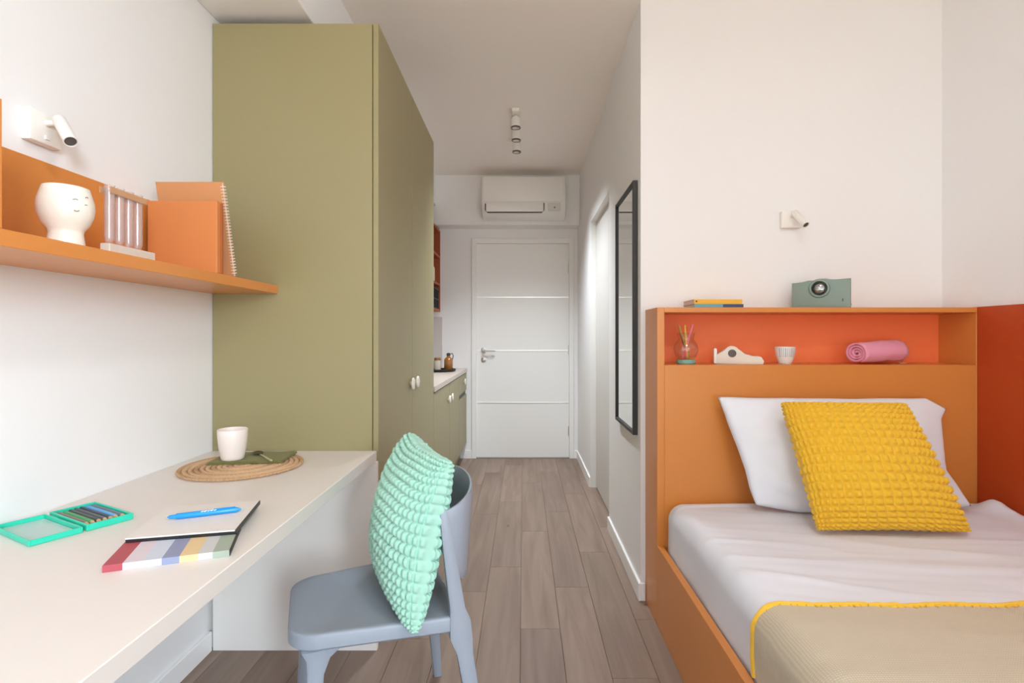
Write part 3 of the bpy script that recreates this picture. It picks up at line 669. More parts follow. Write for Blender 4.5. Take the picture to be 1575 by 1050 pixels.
# ================================================================== BED
YH, XB0, ZH = 2.119, 0.5316, 1.265
bed = thing('bed_frame', 'orange bed frame with a tall shelf headboard', 'bed', (1.17, 1.1, 0))
obj('headboard_side', B(XB0, 0.5605, YH, YB - 0.001, 0, ZH, 0.0012), ORANGE, bed)
obj('headboard_side', B(1.7995, 1.8045, YH, YB - 0.001, 0, ZH - 0.0205, 0.0006), ORANGE, bed)
obj('headboard_top', B(0.5607, 1.8045, YH, YB - 0.001, ZH - 0.020, ZH, 0.0012), ORANGE, bed)
obj('headboard_panel', B(0.5607, 1.7993, YH, YH + 0.02, 0, 1.036, 0.0012), ORANGE, bed)
obj('niche_floor', B(0.5607, 1.7993, YH + 0.0202, YB - 0.016, 1.016, 1.036, 0.0006), ORANGE, bed)
set_label(obj('niche_back', B(0.5607, 1.7993, YB - 0.015, YB - 0.002, 1.0, ZH - 0.0205, 0), CORAL, bed), 'coral red back of the headboard niche')
obj('side_rail', B(XB0, 0.556, 0.03, YH - 0.0005, 0.0, 0.319, 0.0012), ORANGE, bed)
obj('foot_rail', B(0.5562, 1.80, 0.03, 0.055, 0.0, 0.319, 0.0012), ORANGE, bed)
obj('slat_base', B(0.5565, 1.80, 0.056, YH - 0.001, 0.16, 0.20, 0), mat('slat_wood', (190, 150, 110), 0.7, bump=0.05), bed)
rp = obj('wall_panel', B(1.806, XR - 0.001, 0.0, YB - 0.001, 0.0, ZH + 0.002, 0.001), RED)
tag(rp, 'red-orange panel along the wall beside the bed', 'panel')

# mattress with a white sheet ------------------------------------------------
MX0, MX1, MYA, MYB, MZT, MR = 0.560, 1.803, 0.06, 2.114, 0.500, 0.062
def wrinkle(x, y):
    n1 = noise.noise(Vector((x * 2.2, y * 9.0, 3.1))); n2 = noise.noise(Vector((x * 1.4 + 5, y * 17 + 2.0 * x, 7.7)))
    r1 = 1 - abs(noise.noise(Vector((x * 1.6 + 0.6 * y, y * 7 + 1.2 * x, 1.3))))
    soft = noise.noise(Vector((x * 3, y * 3, 9)))
    zone = min(1, max(0.25, (1.95 - y) / 0.35)) if y > 1.2 else 0.6
    n3 = noise.noise(Vector((x * 3.0 + 0.8 * y, y * 34 + 3.0 * x, 5.5)))
    h = zone * (0.0046 * n1 + 0.0036 * n2 + 0.0016 * n3 + 0.015 * max(0, r1 - 0.72)) + 0.004 * soft
    # crumpled ridge of sheet by the red panel
    h += 0.045 * math.exp(-((x - 1.765) / 0.055) ** 2 - ((y - 1.985) / 0.05) ** 2)
    h += 0.030 * math.exp(-((x - 1.80) / 0.06) ** 2) * max(0, min(1, (1.98 - y) / 0.06)) * max(0, min(1, (y - 1.45) / 0.4))
    # fold line of the upper sheet near the headboard
    h += 0.006 * math.exp(-((y - 2.045 + 0.10 * max(0, 0.72 - x)) / 0.012) ** 2) * (1 if x < 0.95 else max(0, 1 - (x - 0.95) / 0.1))
    return h
def bed_surf(t, y, off=0.0):
    """t: arc length across the bed from the bottom of the left side over the top"""
    side = MZT - MR - 0.21; q = PI / 2 * MR; top = (MX1 - MX0) - 2 * MR
    endk = 1.0
    d = min(y - MYA, MYB - y)
    drop = 0.0
    if d < 0.05: drop = 0.05 - math.sqrt(max(0, 0.05 ** 2 - (0.05 - d) ** 2))
    if t < side:
        z = 0.21 + t; x = MX0; nx, nz = -1, 0
    elif t < side + q:
        a = (t - side) / MR; x = MX0 + MR - MR * math.cos(a); z = MZT - MR + MR * math.sin(a); nx, nz = -math.cos(a), math.sin(a)
    elif t < side + q + top:
        x = MX0 + MR + t - side - q; z = MZT; nx, nz = 0, 1
    elif t < side + 2 * q + top:
        a = (t - side - q - top) / MR; x = MX1 - MR + MR * math.sin(a); z = MZT - MR + MR * math.cos(a); nx, nz = math.sin(a), math.cos(a)
    else:
        z = MZT - MR - (t - side - 2 * q - top); x = MX1; nx, nz = 1, 0
    wv = wrinkle(x, y) if nz > 0 else 0.0
    sw = 0.0
    if nx < 0:   # loose folds down the left side
        sw = 0.006 * noise.noise(Vector((y * 7, z * 5, 2))) + 0.004
        wv = wv * nz
    elif nx > 0: wv = wv * nz
    o = off
    x2 = x + nx * (o - (0.0 if nx >= 0 else 0.0)) + (sw * (-nx) * 0.9 if nx < 0 else 0); z2 = z + nz * o + wv - drop * (1 if nz > 0 or z > 0.3 else 0.4)
    if nx < 0: x2 += drop * 0.5
    return Vector((max(x2, 0.5575) if z2 < 0.325 else x2, y, z2))
side_l = MZT - MR - 0.21; TOT = 2 * side_l + PI * MR + (MX1 - MX0) - 2 * MR
def bed_grid(t0, t1, ya, yb, nt, ny, off, thick, edge=None):
    bm = bmesh.new(); A, Bm = [], []
    for i in range(nt + 1):
        ra, rb = [], []
        for j in range(ny + 1):
            t = t0 + (t1 - t0) * i / nt; yj = ya + (yb - ya) * j / ny
            if edge: yj = edge(t, yj, j / ny)
            ra.append(bm.verts.new(bed_surf(t, yj, off)))
            if thick: rb.append(bm.verts.new(bed_surf(t, yj, off - thick)))
        A.append(ra); Bm.append(rb)
    for i in range(nt):
        for j in range(ny):
            bm.faces.new((A[i][j], A[i + 1][j], A[i + 1][j + 1], A[i][j + 1]))
            if thick: bm.faces.new((Bm[i][j], Bm[i][j + 1], Bm[i + 1][j + 1], Bm[i + 1][j]))
    if thick:
        for i in range(nt):
            bm.faces.new((A[i][0], Bm[i][0], Bm[i + 1][0], A[i + 1][0])); bm.faces.new((A[i][ny], A[i + 1][ny], Bm[i + 1][ny], Bm[i][ny]))
        for j in range(ny):
            bm.faces.new((A[0][j], A[0][j + 1], Bm[0][j + 1], Bm[0][j])); bm.faces.new((A[nt][j], Bm[nt][j], Bm[nt][j + 1], A[nt][j + 1]))
    return bm, A
bm, A = bed_grid(0, TOT, MYA, MYB, 200, 260, 0.0, 0)
for j in (0, 260): bm.faces.new([A[i][j] for i in range(201)])
mt = tag(obj('mattress', bm, SHEET, smooth=True), 'mattress under a rumpled white sheet in the orange bed', 'mattress')
# blanket ---------------------------------------------------------------------
def blanket_edge(t, y, f):
    k = f ** 6
    return y + k * (0.012 * math.sin(t * 6 + 0.5) + 0.006 * noise.noise(Vector((t * 9, 0, 4))) + 0.012 * t)
bt0 = 0.118
bl = thing('blanket', 'beige woven blanket with yellow stitched edge over the foot of the bed', 'blanket', (1.1, 0.8, 0.5))
bm, A = bed_grid(bt0, TOT - side_l - 0.02, 0.25, 1.272, 150, 90, 0.0085, 0.005, blanket_edge)
edge_pts = [A[i][90].co.copy() for i in range(151)]
obj('cloth', bm, BLANKET, bl, True)
ep = [p + Vector((0, 0.001, 0)) for p in edge_pts]
EDGE = mat('yellow_stitch', (238, 190, 62), 0.9, bump=0.4, bscale=300, var=0.12, vscale=60)
bm = bmesh.new()
rr = [0.0066 + 0.0030 * noise.noise(Vector((i * 0.35, 2, 2))) for i in range(151)]
tube(bm, ep, rr, 8)
for i in range(2, 149, 2):     # little stitches that reach over the edge
    p = ep[i]; q_ = A[i][86].co if False else None
    tube(bm, [p + Vector((0, 0.002, 0.001)), p + Vector((random.uniform(-.008, .008), -0.008 - 0.008 * random.random(), 0.003))], [0.003, 0.0012], 5)
    if i % 2: tube(bm, [p, p + Vector((random.uniform(-.006, .006), 0.012 + random.random() * 0.008, 0.001))], [0.002, 0.0008], 5)
set_label(obj('edging', bm, EDGE, bl, True), 'yellow stitched edge')

# pillow and cushions -----------------------------------------------------------
def coons(left, right, bottom, top):
    """four boundary polylines in 2-D, each list of points; left/right go bottom to top, bottom/top go left to right"""
    def samp(pl, s):
        L = [0.0]
        for a, b in zip(pl, pl[1:]): L.append(L[-1] + (Vector(b) - Vector(a)).length)
        d = s * L[-1]
        for i in range(len(pl) - 1):
            if d <= L[i + 1] + 1e-9:
                f = (d - L[i]) / max(1e-9, L[i + 1] - L[i]); return Vector(pl[i]).lerp(Vector(pl[i + 1]), f)
        return Vector(pl[-1])
    c00, c10, c01, c11 = Vector(left[0]), Vector(right[0]), Vector(left[-1]), Vector(right[-1])
    def f(u, v):
        return (1 - u) * samp(left, v) + u * samp(right, v) + (1 - v) * samp(bottom, u) + v * samp(top, u) - ((1 - u) * (1 - v) * c00 + u * (1 - v) * c10 + (1 - u) * v * c01 + u * v * c11)
    return f
def puffy(surf, nrm, nu, nv, tf, tb, cells=None, groove=0.006, power=0.45, wrin=0.0, seed=0.0, pinch=0.0):
    """a closed cushion: surf(u,v)->3-D mid surface, puffed tf to the front (along nrm) and tb to the back"""
    verts = []; idx = {}
    faces = []
    nrm = Vector(nrm).normalized()
    wv_ = (lambda t: 0.2 * t + 0.8 * (1 - math.cos(PI * t)) / 2) if cells else (lambda t: t)
    def vid(i, j, s):
        key = (i, j, 0 if i in (0, nu) or j in (0, nv) else s)
        if key not in idx:
            u, v = wv_(i / nu), wv_(j / nv)
            u2 = u + pinch * math.sin(PI * v) * (1 - 2 * u); v2 = v + pinch * math.sin(PI * u) * (1 - 2 * v)
            p = surf(u2, v2)
            h = (16 * u * (1 - u) * v * (1 - v)) ** power
            p = p + nrm * (h * (tf if s == 0 else -tb))
            idx[key] = len(verts); verts.append(p)
        return idx[key]
    for s in (0, 1):
        for i in range(nu):
            for j in range(nv):
                q = [vid(i, j, s), vid(i + 1, j, s), vid(i + 1, j + 1, s), vid(i, j + 1, s)]
                faces.append(q if s == 0 else q[::-1])
    me = bpy.data.meshes.new('tmp'); me.from_pydata([tuple(v) for v in verts], [], faces); me.update()
    bm = bmesh.new(); bm.from_mesh(me); bpy.data.meshes.remove(me)
    if bm.calc_volume(signed=True) < 0: bmesh.ops.reverse_faces(bm, faces=bm.faces[:])
    bm.normal_update(); bm.verts.ensure_lookup_table()
    co = [v.co.copy() for v in bm.verts]; no = [v.normal.copy() for v in bm.verts]
    for (i, j, s), k in idx.items():
        u, v = i / nu, j / nv; d = 0.0
        if cells:
            cu_, cv_ = cells
            row = v * cv_ + 0.22 * noise.noise(Vector((u * 4, v * 4, seed)))
            rn = math.floor(row)
            colm = u * cu_ + 0.35 * noise.noise(Vector((u * 3, v * 5, seed + 9))) + 0.16 * noise.noise(Vector((rn * 1.7, 0.3, seed)))
            a = 2 * (row - rn) - 1; b = 2 * (colm - math.floor(colm)) - 1
            vr = 0.85 + 0.25 * noise.noise(Vector((rn * 3.3, math.floor(colm) * 2.7, seed)))
            bump = ((1 - min(1, abs(a) / 0.84) ** 3) * (1 - min(1, abs(b) / 0.80) ** 2.6)) ** 0.5
            bump *= min(1, 0.40 + 9 * min(u, 1 - u, v, 1 - v))
            d = groove * vr * bump
        if wrin:
            fade = min(1, 6 * min(u, 1 - u, v, 1 - v) + 0.2)
            d += wrin * fade * (noise.noise(Vector((u * 5 + v * 2, v * 4, seed))) + 0.5 * noise.noise(Vector((u * 11, v * 9 + 3 * u, seed + 4))) + 0.8 * max(0, 0.35 - abs(noise.noise(Vector((u * 4 - 2 * v, v * 5, seed + 7))))))
        bm.verts[k].co = co[k] + no[k] * d
    return bm
def plane_pt(px, py, p0, n):
    """where the sight line of a photo pixel meets the cushion's own leaning plane"""
    d = Vector(((px - VPX) / FPX, 1, -(py - VPY) / FPX)); o_ = Vector((0, 0, EYE))
    t = (p0 - o_).dot(n) / d.dot(n); return o_ + d * t
# white pillow
pp0 = Vector((1.2, 1.955, 0.520)); pdir = Vector((0, 0.115, 0.40)).normalized(); pn_ = Vector((0, -pdir.z, pdir.y))
def uv2(px, py):
    q = plane_pt(px, py, pp0, pn_); return (q.x, (q - pp0).dot(pdir))
lft = [uv2(*p) for p in ((1163, 776), (1153, 750), (1146, 722), (1128, 672), (1104, 610))]
rgt = [uv2(*p) for p in ((1494, 778), (1478, 755), (1454, 724), (1450, 690), (1448, 645), (1456, 629))]
bot = [uv2(*p) for p in ((1163, 776), (1230, 788), (1330, 788), (1420, 784), (1494, 778))]
top_ = [uv2(*p) for p in ((1104, 610), (1200, 612), (1330, 613), (1424, 612), (1456, 629))]
cf = coons(lft, rgt, bot, top_)
def psurf(u, v):
    q = cf(u, v); return Vector((q.x, pp0.y + pdir.y * q.y, pp0.z + pdir.z * q.y))
pl_ = obj('pillow', puffy(psurf, pn_, 90, 56, 0.060, 0.045, wrin=0.010, seed=3.0, power=0.42), PILLOWM, smooth='keep')
tag(pl_, 'white pillow propped against the orange headboard', 'pillow')
# yellow cushion
cp0 = Vector((1.19, 1.735, 0.530)); cdir = Vector((0, 0.20, 0.385)).normalized(); cn_ = Vector((0, -cdir.z, cdir.y))
qs = [plane_pt(*p, cp0, cn_) for p in ((1258, 814), (1491, 817), (1391, 622), (1202, 620))]
def csurf(u, v):
    return qs[0] * (1 - u) * (1 - v) + qs[1] * u * (1 - v) + qs[2] * u * v + qs[3] * (1 - u) * v
yc = obj('yellow_cushion', puffy(csurf, cn_, 198, 189, 0.072, 0.045, cells=(22, 21), groove=0.0135, power=0.40, seed=1.0, pinch=0.012), YELLOW, smooth='keep')
tag(yc, 'mustard yellow smocked cushion leaning on the white pillow', 'cushion')

# ================================================================== ON AND IN THE HEADBOARD
# books
bk = thing('book', 'teal and navy book lying under the yellow book on the headboard', 'book', (0.78, 2.21, ZH + 0.0003))
obj('cover', B(0.685, 0.882, 2.135, 2.136, ZH, ZH + 0.0145, 0), mat('teal_cover', (108, 160, 168), 0.5, bump=0.03), bk)
obj('spine_label', B(0.80, 0.880, 2.1342, 2.1350, ZH + 0.0015, ZH + 0.013, 0), mat('navy_cover', (56, 72, 110), 0.5, bump=0.03), bk)
obj('pages', B(0.687, 0.880, 2.1362, 2.279, ZH + 0.002, ZH + 0.0125, 0), mat('paper_grey', (206, 200, 196), 0.8, bump=0.06), bk)
obj('bottom_cover', B(0.685, 0.882, 2.1362, 2.280, ZH + 0.0002, ZH + 0.002, 0), mat('teal_cover', (108, 160, 168)), bk)
obj('top_cover', B(0.685, 0.882, 2.1362, 2.280, ZH + 0.0125, ZH + 0.0145, 0), mat('teal_cover', (108, 160, 168)), bk)
ZB = ZH + 0.0150
b3 = thing('book', 'yellow-spined book lying on top of the teal book', 'book', (0.775, 2.21, ZB))
YB_ = mat('yellow_spine', (238, 176, 48), 0.5, bump=0.03)
obj('cover', B(0.684, 0.878, 2.138, 2.139, ZB, ZB + 0.018, 0), YB_, b3)
obj('top_cover', B(0.684, 0.878, 2.1392, 2.283, ZB + 0.0162, ZB + 0.018, 0), YB_, b3)
obj('bottom_cover', B(0.684, 0.878, 2.1392, 2.283, ZB, ZB + 0.0018, 0), YB_, b3)
obj('pages', B(0.686, 0.876, 2.1392, 2.281, ZB + 0.002, ZB + 0.016, 0), mat('paper_lilac', (214, 202, 206), 0.8, bump=0.06), b3)
bm = lathe(bmesh.new(), [(0.0038, 0), (0.0038, 0.0006)], 14); xform(bm, Matrix.Translation((0.694, 2.138, ZB + 0.010)) @ Matrix.Rotation(PI / 2, 4, 'X'))
obj('spine_dot', bm, mat('brown_dot', (96, 52, 20), 0.5, bump=0.01), b3)

# projector
th_ = math.radians(-33)
pj = thing('projector', 'sage green retro projector with round lens on the headboard', 'projector', (1.306, 2.126, ZH + 0.0003), th_)
SAGE = mat('projector_green', (132, 152, 142), 0.5, bump=0.05, bscale=400)
PWd, PH, PD = 0.212, 0.117, 0.062
hp = [(-PWd, 0), (0, 0), (0, PH), (-0.06, PH - 0.002), (-0.075, PH + 0.0), (-0.088, PH + 0.0035), (-0.118, PH + 0.0035), (-0.132, PH - 0.002), (-0.148, PH - 0.007), (-PWd, PH - 0.010)]
obj('body', prism(bmesh.new(), hp, lambda u, v, d: (u, d, v), 0, PD * 0.72, 0.005), SAGE, pj, True, local=True)
set_label(obj('rear_housing', box(bmesh.new(), -PWd + 0.035, -0.002, PD * 0.72, PD * 0.72 + 0.02, 0.002, PH - 0.018, 0.006, 2), mat('projector_rear', (196, 200, 192), 0.5, bump=0.03), pj, True, local=True), 'pale rear housing')
lx, lz = -0.110, 0.081
Rf = Matrix.Translation((lx, 0, lz)) @ Matrix.Rotation(PI / 2, 4, 'X')
ring = obj('lens_ring', xform(lathe(bmesh.new(), [(0.039, -0.002), (0.039, 0.004), (0.036, 0.008), (0.030, 0.009), (0.028, 0.005), (0.028, -0.001)], 40, cap=False), Rf), SAGE, pj, True, local=True)
obj('lens_rim', xform(lathe(bmesh.new(), [(0.0278, 0.0), (0.0278, 0.006), (0.0255, 0.0075), (0.0235, 0.004), (0.0225, 0.0)], 36, cap=False), Rf), mat('dark_rim', (60, 66, 62), 0.3, metal=0.6, bump=0.01), pj, True, local=True)
obj('lens', xform(lathe(bmesh.new(), [(0.0225, 0.001), (0.019, 0.004), (0.012, 0.0065), (0.005, 0.0076), (0.0001, 0.0078)], 36), Rf), mat('lens_glass', (150, 152, 150), 0.08, metal=0.85, coat=1.0), pj, True, local=True)
obj('badge', box(bmesh.new(), -0.030, -0.025, -0.002, 0.0, 0.025, 0.037, 0.0005, 1), mat('badge_dark', (84, 98, 92), 0.4, bump=0.01), pj, local=True)
obj('side_socket', box(bmesh.new(), -0.003, 0.0006, PD * 0.72 + 0.006, PD * 0.72 + 0.012, 0.012, 0.018, 0), BLACK, pj, local=True)

ZN = 1.0362
# glass jar with straws
jr = thing('glass_jar', 'round clear glass jar with teal base in the headboard niche', 'jar', (0.672, 2.205, ZN))
GLJ = glass_mat('jar_glass_clear', (0.97, 0.97, 0.965), 0.7)
obj('bowl', lathe(bmesh.new(), [(0.030, 0.016), (0.040, 0.028), (0.048, 0.046), (0.050, 0.062), (0.046, 0.080), (0.037, 0.093), (0.031, 0.101), (0.033, 0.115), (0.037, 0.128), (0.0355, 0.128), (0.030, 0.110), (0.0295, 0.100), (0.036, 0.091), (0.044, 0.079), (0.048, 0.062), (0.046, 0.047), (0.038, 0.030), (0.0001, 0.020)], 40, cap=False), GLJ, jr, True, local=True)
set_label(obj('base', lathe(bmesh.new(), [(0.037, 0), (0.039, 0.002), (0.039, 0.014), (0.036, 0.018), (0.0001, 0.0185)], 36, cap=False), mat('teal_base', (126, 170, 152), 0.4, bump=0.02), jr, True, local=True), 'teal green base')
for cn, rgb, a, b in (('yellow', (240, 186, 70), (0.006, 0.0, 0.022), (-0.006, -0.006, 0.160)), ('coral', (232, 96, 84), (-0.004, -0.006, 0.022), (0.004, 0.008, 0.152)),
                      ('pink', (240, 130, 150), (-0.012, 0.004, 0.022), (0.028, -0.004, 0.162)), ('olive', (176, 156, 70), (0.016, 0.006, 0.022), (-0.029, 0.002, 0.158)), ('maroon', (140, 52, 60), (0.010, 0.010, 0.022), (-0.022, 0.012, 0.148))):
    s = obj('drinking_straw', tube(bmesh.new(), [jr.location + Vector(a), jr.location + Vector(b)], 0.0042, 10), mat('straw_' + cn, rgb, 0.4, bump=0.01), smooth=True)
    tag(s, cn + ' stick standing in the round glass jar', 'straw', 'coloured sticks in the glass jar')
# tape dispenser
td = thing('tape_dispenser', 'cream tape dispenser with roll in the headboard niche', 'tape dispenser', (0.872, 2.200, ZN), math.radians(-16))
CREAM = mat('cream_plastic', (226, 218, 204), 0.4, bump=0.02)
tp = [(-0.075, 0), (0.105, 0), (0.108, 0.014), (0.098, 0.030), (0.085, 0.034), (0.070, 0.030), (0.055, 0.038), (0.036, 0.040), (0.022, 0.055), (0.004, 0.067), (-0.020, 0.068), (-0.040, 0.060), (-0.052, 0.046), (-0.062, 0.040), (-0.075, 0.040)]
for y0, y1 in ((-0.026, -0.018), (0.018, 0.026)):
    obj('side_wall', prism(bmesh.new(), tp, lambda u, v, d: (u, d, v), y0, y1, 0.002), CREAM, td, True, local=True)
tb_ = [(-0.073, 0), (0.104, 0), (0.106, 0.013), (0.096, 0.026), (0.060, 0.022), (0.03, 0.012), (-0.073, 0.010)]
obj('base', prism(bmesh.new(), tb_, lambda u, v, d: (u, d, v), -0.018, 0.018), CREAM, td, local=True)
Rr = Matrix.Translation((-0.012, 0, 0.044)) @ Matrix.Rotation(PI / 2, 4, 'X')
set_label(obj('tape_roll', xform(lathe(bmesh.new(), [(0.013, -0.0165), (0.030, -0.0165), (0.030, 0.0165), (0.013, 0.0165)], 36, cap=False), Rr), mat('tape_clear', (236, 230, 214), 0.3, bump=0.01), td, True, local=True), 'pale tape roll')
set_label(obj('hub', xform(lathe(bmesh.new(), [(0.0145, -0.029), (0.016, -0.027), (0.016, 0.027), (0.0145, 0.029)], 28), Rr), mat('hub_dark', (88, 76, 70), 0.4, bump=0.01), td, True, local=True), 'dark hub')
set_label(obj('cutter_block', box(bmesh.new(), -0.083, -0.070, -0.026, 0.026, 0.001, 0.064, 0.004, 2), mat('white_plastic', (242, 238, 232), 0.35, bump=0.01), td, True, local=True), 'white upright end block')
# striped cup
sc = thing('striped_cup', 'small white tapered cup with grey stripes in the headboard niche', 'cup', (1.075, 2.190, ZN))
obj('body', lathe(bmesh.new(), [(0.0001, 0), (0.022, 0), (0.0235, 0.002), (0.029, 0.014), (0.0355, 0.034), (0.0385, 0.056), (0.0395, 0.070), (0.038, 0.071), (0.0365, 0.056), (0.033, 0.034), (0.0001, 0.006)], 40, cap=False), mat('cup_white', (236, 234, 230), 0.35, bump=0.01), sc, True, local=True)
af = math.atan2(-2.19, -1.075)
for i in range(9):
    a = af - 0.55 + i * 0.2
    bm = bmesh.new(); hw = 0.022 if i % 3 else 0.036; vs = []
    for r, z in ((0.0343, 0.0295), (0.0358, 0.034), (0.0375, 0.046), (0.0389, 0.058), (0.0396, 0.066)):
        vs.append([bm.verts.new(((r + 0.0004) * math.cos(a + s * hw), (r + 0.0004) * math.sin(a + s * hw), z)) for s in (-1, 1)])
    for p, q in zip(vs, vs[1:]): bm.faces.new((p[0], p[1], q[1], q[0]))
    obj('painted_stripe', bm, mat('stripe_blue_grey', (132, 146, 162), 0.4, bump=0.01), sc, local=True)
# rolled towel
tw = thing('rolled_towel', 'pink towel rolled up in the headboard niche', 'towel', (1.462, 2.214, ZN), math.radians(22))
PINK = mat('pink_terry', (238, 158, 184), 0.95, bump=0.6, bscale=420, sheen=0.3)
bm = bmesh.new(); NT, NL = 120, 14; turns = 3.6
def tw_pt(k, l, out):
    f = k / NT; a = f * turns * 2 * PI + 0.4
    r = 0.006 + 0.0425 * f + (0.0042 if out else -0.0042) * (1 if f < 0.97 else 0.5)
    x = -0.122 + 0.244 * l / NL
    g = 1 + 0.13 * (l / NL) + 0.05 * noise.noise(Vector((l * 0.4, a * 0.5, 1)))
    sx_ = -0.004 * noise.noise(Vector((k * 0.11, 3, 0))) + (0.010 * (1 - f) if l == 0 else 0)
    y = r * g * math.cos(a); z = r * g * math.sin(a) * 0.86
    z += 0.0035 * math.exp(-((l / NL - 0.62) / 0.06) ** 2) * (1 if f > 0.7 else 0)
    zc = 0.0455 + 0.008 * l / NL
    return (x + sx_, y, max(0.0015 if out else 0.004, zc + z))
V = {(k, l, o_): bm.verts.new(tw_pt(k, l, o_)) for k in range(NT + 1) for l in range(NL + 1) for o_ in (0, 1)}
for k in range(NT):
    for l in range(NL):
        bm.faces.new((V[k, l, 1], V[k + 1, l, 1], V[k + 1, l + 1, 1], V[k, l + 1, 1])); bm.faces.new((V[k, l, 0], V[k, l + 1, 0], V[k + 1, l + 1, 0], V[k + 1, l, 0]))
    bm.faces.new((V[k, 0, 0], V[k + 1, 0, 0], V[k + 1, 0, 1], V[k, 0, 1])); bm.faces.new((V[k, NL, 0], V[k, NL, 1], V[k + 1, NL, 1], V[k + 1, NL, 0]))
for l in range(NL):
    bm.faces.new((V[0, l, 0], V[0, l, 1], V[0, l + 1, 1], V[0, l + 1, 0])); bm.faces.new((V[NT, l, 0], V[NT, l + 1, 0], V[NT, l + 1, 1], V[NT, l, 1]))
obj('towel_cloth', bm, PINK, tw, 'all', local=True)
set_label(obj('care_label', box(bmesh.new(), 0.112, 0.132, -0.040, -0.022, 0.001, 0.0035, 0.0005, 1), mat('cream_label', (240, 226, 190), 0.7, bump=0.02), tw, local=True), 'cream fabric label')

# ================================================================== CHAIR
CA = math.radians(22)
ch = thing('chair', 'blue-grey plastic chair with curved backrest pulled up to the desk', 'chair', (-0.400, 1.462, 0), CA)
# seat: outline in local x (front -, back +) and y (near -, far +)
def seat_outline(inset=0.0):
    c = [(-0.222, -0.172, 0.075), (0.185, -0.212, 0.03), (0.185, 0.212, 0.03), (-0.222, 0.172, 0.075)]
    out = []
    dirs = [(PI, 1.5 * PI), (1.5 * PI, 2 * PI), (0, PI / 2), (PI / 2, PI)]
    for (x, y, r), (a0, a1) in zip(c, dirs):
        cx = x + (r if x < 0 else -r); cy = y + (r if y < 0 else -r)
        for i in range(11):
            a = a0 + (a1 - a0) * i / 10
            out.append((cx + (r - inset) * math.cos(a), cy + (r - inset) * math.sin(a)))
    return out
bm = bmesh.new(); SZ = 0.452
rings = []
for ins, z in ((0.006, SZ - 0.040), (0.0, SZ - 0.034), (0.0, SZ - 0.006), (0.002, SZ - 0.002), (0.006, SZ)):
    rings.append([bm.verts.new((x, y, z)) for x, y in seat_outline(ins)])
for s_, dz in ((0.93, -0.0015), (0.75, -0.006), (0.5, -0.009), (0.25, -0.0105)):
    rings.append([bm.verts.new((-0.02 + (x + 0.02) * s_, y * s_, SZ + dz)) for x, y in seat_outline(0.006)])
n = len(rings[0])
for a, b in zip(rings, rings[1:]):
    for i in range(n): bm.faces.new((a[i], a[(i + 1) % n], b[(i + 1) % n], b[i]))
bm.faces.new(rings[-1]); bm.faces.new(list(reversed(rings[0])))
obj('seat', bm, CHAIR, ch, True, local=True)
def leg(path):
    """path: list of (x, y, z, wx, wy)"""
    bm = bmesh.new(); R = []
    for x, y, z, wx, wy in path:
        k = 0.3
        R.append([bm.verts.new((x + a * wx / 2, y + b * wy / 2, z)) for a, b in ((-1, -1 + k), (-1 + k, -1), (1 - k, -1), (1, -1 + k), (1, 1 - k), (1 - k, 1), (-1 + k, 1), (-1, 1 - k))])
    for a, b in zip(R, R[1:]):
        for i in range(8): bm.faces.new((a[i], a[(i + 1) % 8], b[(i + 1) % 8], b[i]))
    bm.faces.new(list(reversed(R[0]))); bm.faces.new(R[-1])
    return bm
for s in (-1, 1):
    fxo = -0.160 if s < 0 else -0.178
    obj('leg', leg([(fxo - 0.022, s * 0.185, 0, 0.026, 0.024), (fxo - 0.006, s * 0.170, 0.25, 0.032, 0.028), (fxo, s * 0.164, 0.36, 0.036, 0.030), (fxo + 0.006, s * 0.160, 0.395, 0.052, 0.034), (fxo + 0.014, s * 0.158, 0.416, 0.09, 0.036)]), CHAIR, ch, True, local=True)
    fy = 0.262 if s < 0 else 0.285
    obj('leg', leg([(0.232, s * fy, 0, 0.026, 0.024), (0.206, s * 0.236, 0.22, 0.034, 0.024), (0.186, s * 0.214, 0.36, 0.040, 0.026), (0.178, s * 0.207, 0.40, 0.056, 0.030), (0.176, s * 0.203, 0.44, 0.052, 0.03), (0.170, s * 0.201, 0.47, 0.038, 0.028), (0.152, s * 0.197, 0.60, 0.030, 0.022), (0.140, s * 0.194, 0.70, 0.024, 0.018), (0.140, s * 0.192, 0.716, 0.016, 0.014)]), CHAIR, ch, True, local=True)
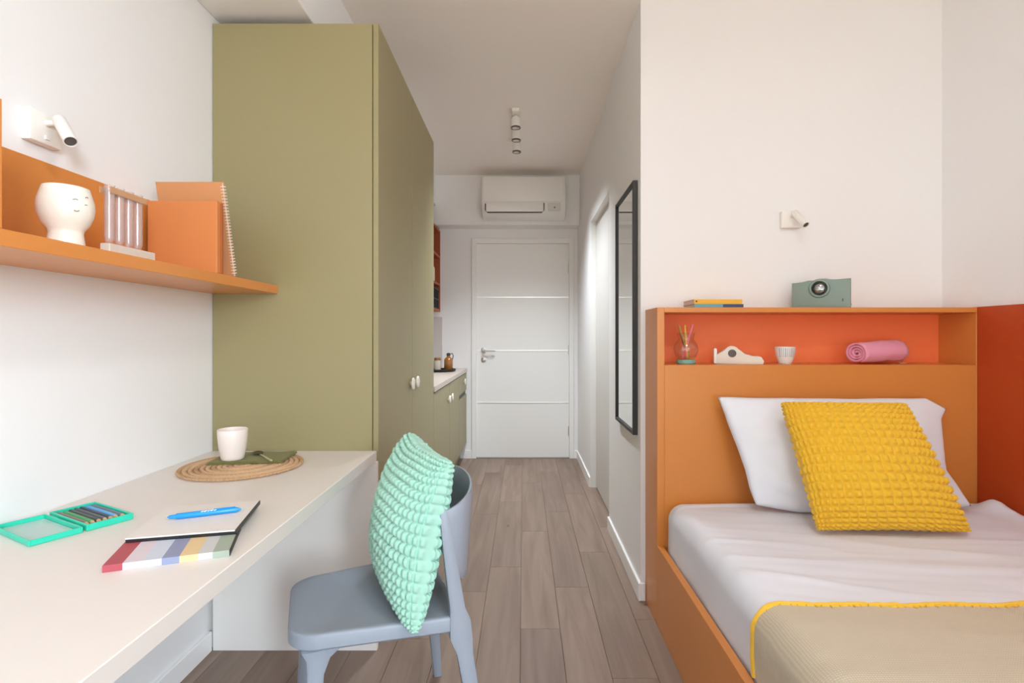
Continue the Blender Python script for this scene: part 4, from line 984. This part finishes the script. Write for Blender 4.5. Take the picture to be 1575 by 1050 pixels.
# backrest: a curved band that wraps behind the uprights
bm = bmesh.new(); NB, NZ = 44, 12; G = [[], []]
for o_ in (0, 1):
    for i in range(NB + 1):
        s = -1 + 2 * i / NB; y = 0.196 * math.sin(s * PI / 2) ; row = []
        c = max(0.0, math.cos(s * PI / 2)) ** 0.75
        x = 0.140 + 0.095 * c
        zt = 0.713 + 0.047 * c ** 1.2; zb = 0.585 - 0.09 * c ** 0.8
        nx_, ny_ = (0.9 * c + 0.1, s)
        l = math.hypot(nx_, ny_); nx_, ny_ = nx_ / l, ny_ / l
        for k in range(NZ + 1):
            v = k / NZ; z = zb + (zt - zb) * v
            tilt = 0.020 * c * (v - 0.4)
            t_ = 0.0065 * (1 if 0 < k < NZ else 0.4)
            row.append(bm.verts.new((x + tilt + (t_ if o_ else -t_) * nx_, y + (t_ if o_ else -t_) * ny_, z)))
        G[o_].append(row)
for i in range(NB):
    for k in range(NZ):
        bm.faces.new((G[1][i][k], G[1][i + 1][k], G[1][i + 1][k + 1], G[1][i][k + 1])); bm.faces.new((G[0][i][k], G[0][i][k + 1], G[0][i + 1][k + 1], G[0][i + 1][k]))
    for k in (0, NZ): bm.faces.new((G[0][i][k], G[0][i + 1][k], G[1][i + 1][k], G[1][i][k]))
for i in (0, NB):
    for k in range(NZ): bm.faces.new((G[0][i][k], G[1][i][k], G[1][i][k + 1], G[0][i][k + 1]))
obj('backrest', bm, CHAIR, ch, True, local=True)
# mint cushion
m_nb, m_nt, m_ft = Vector((-0.258, 1.272, 0.442)), Vector((-0.186, 1.335, 0.835)), Vector((-0.360, 1.715, 0.838))
m_fb = m_nb + (m_ft - m_nt) + Vector((0.0, 0, 0.028))
def msurf(u, v):   # u: near to far, v: bottom to top
    return m_nb * (1 - u) * (1 - v) + m_fb * u * (1 - v) + m_ft * u * v + m_nt * (1 - u) * v
mn = -(m_ft - m_nt).cross(m_nt - m_nb).normalized()
if mn.x > 0: mn = -mn
mc = obj('mint_cushion', puffy(msurf, mn, 207, 189, 0.096, 0.052, cells=(23, 21), groove=0.0135, power=0.42, seed=5.0, pinch=0.03), MINT, smooth='keep')
tag(mc, 'mint green smocked cushion standing on the blue-grey chair', 'cushion')
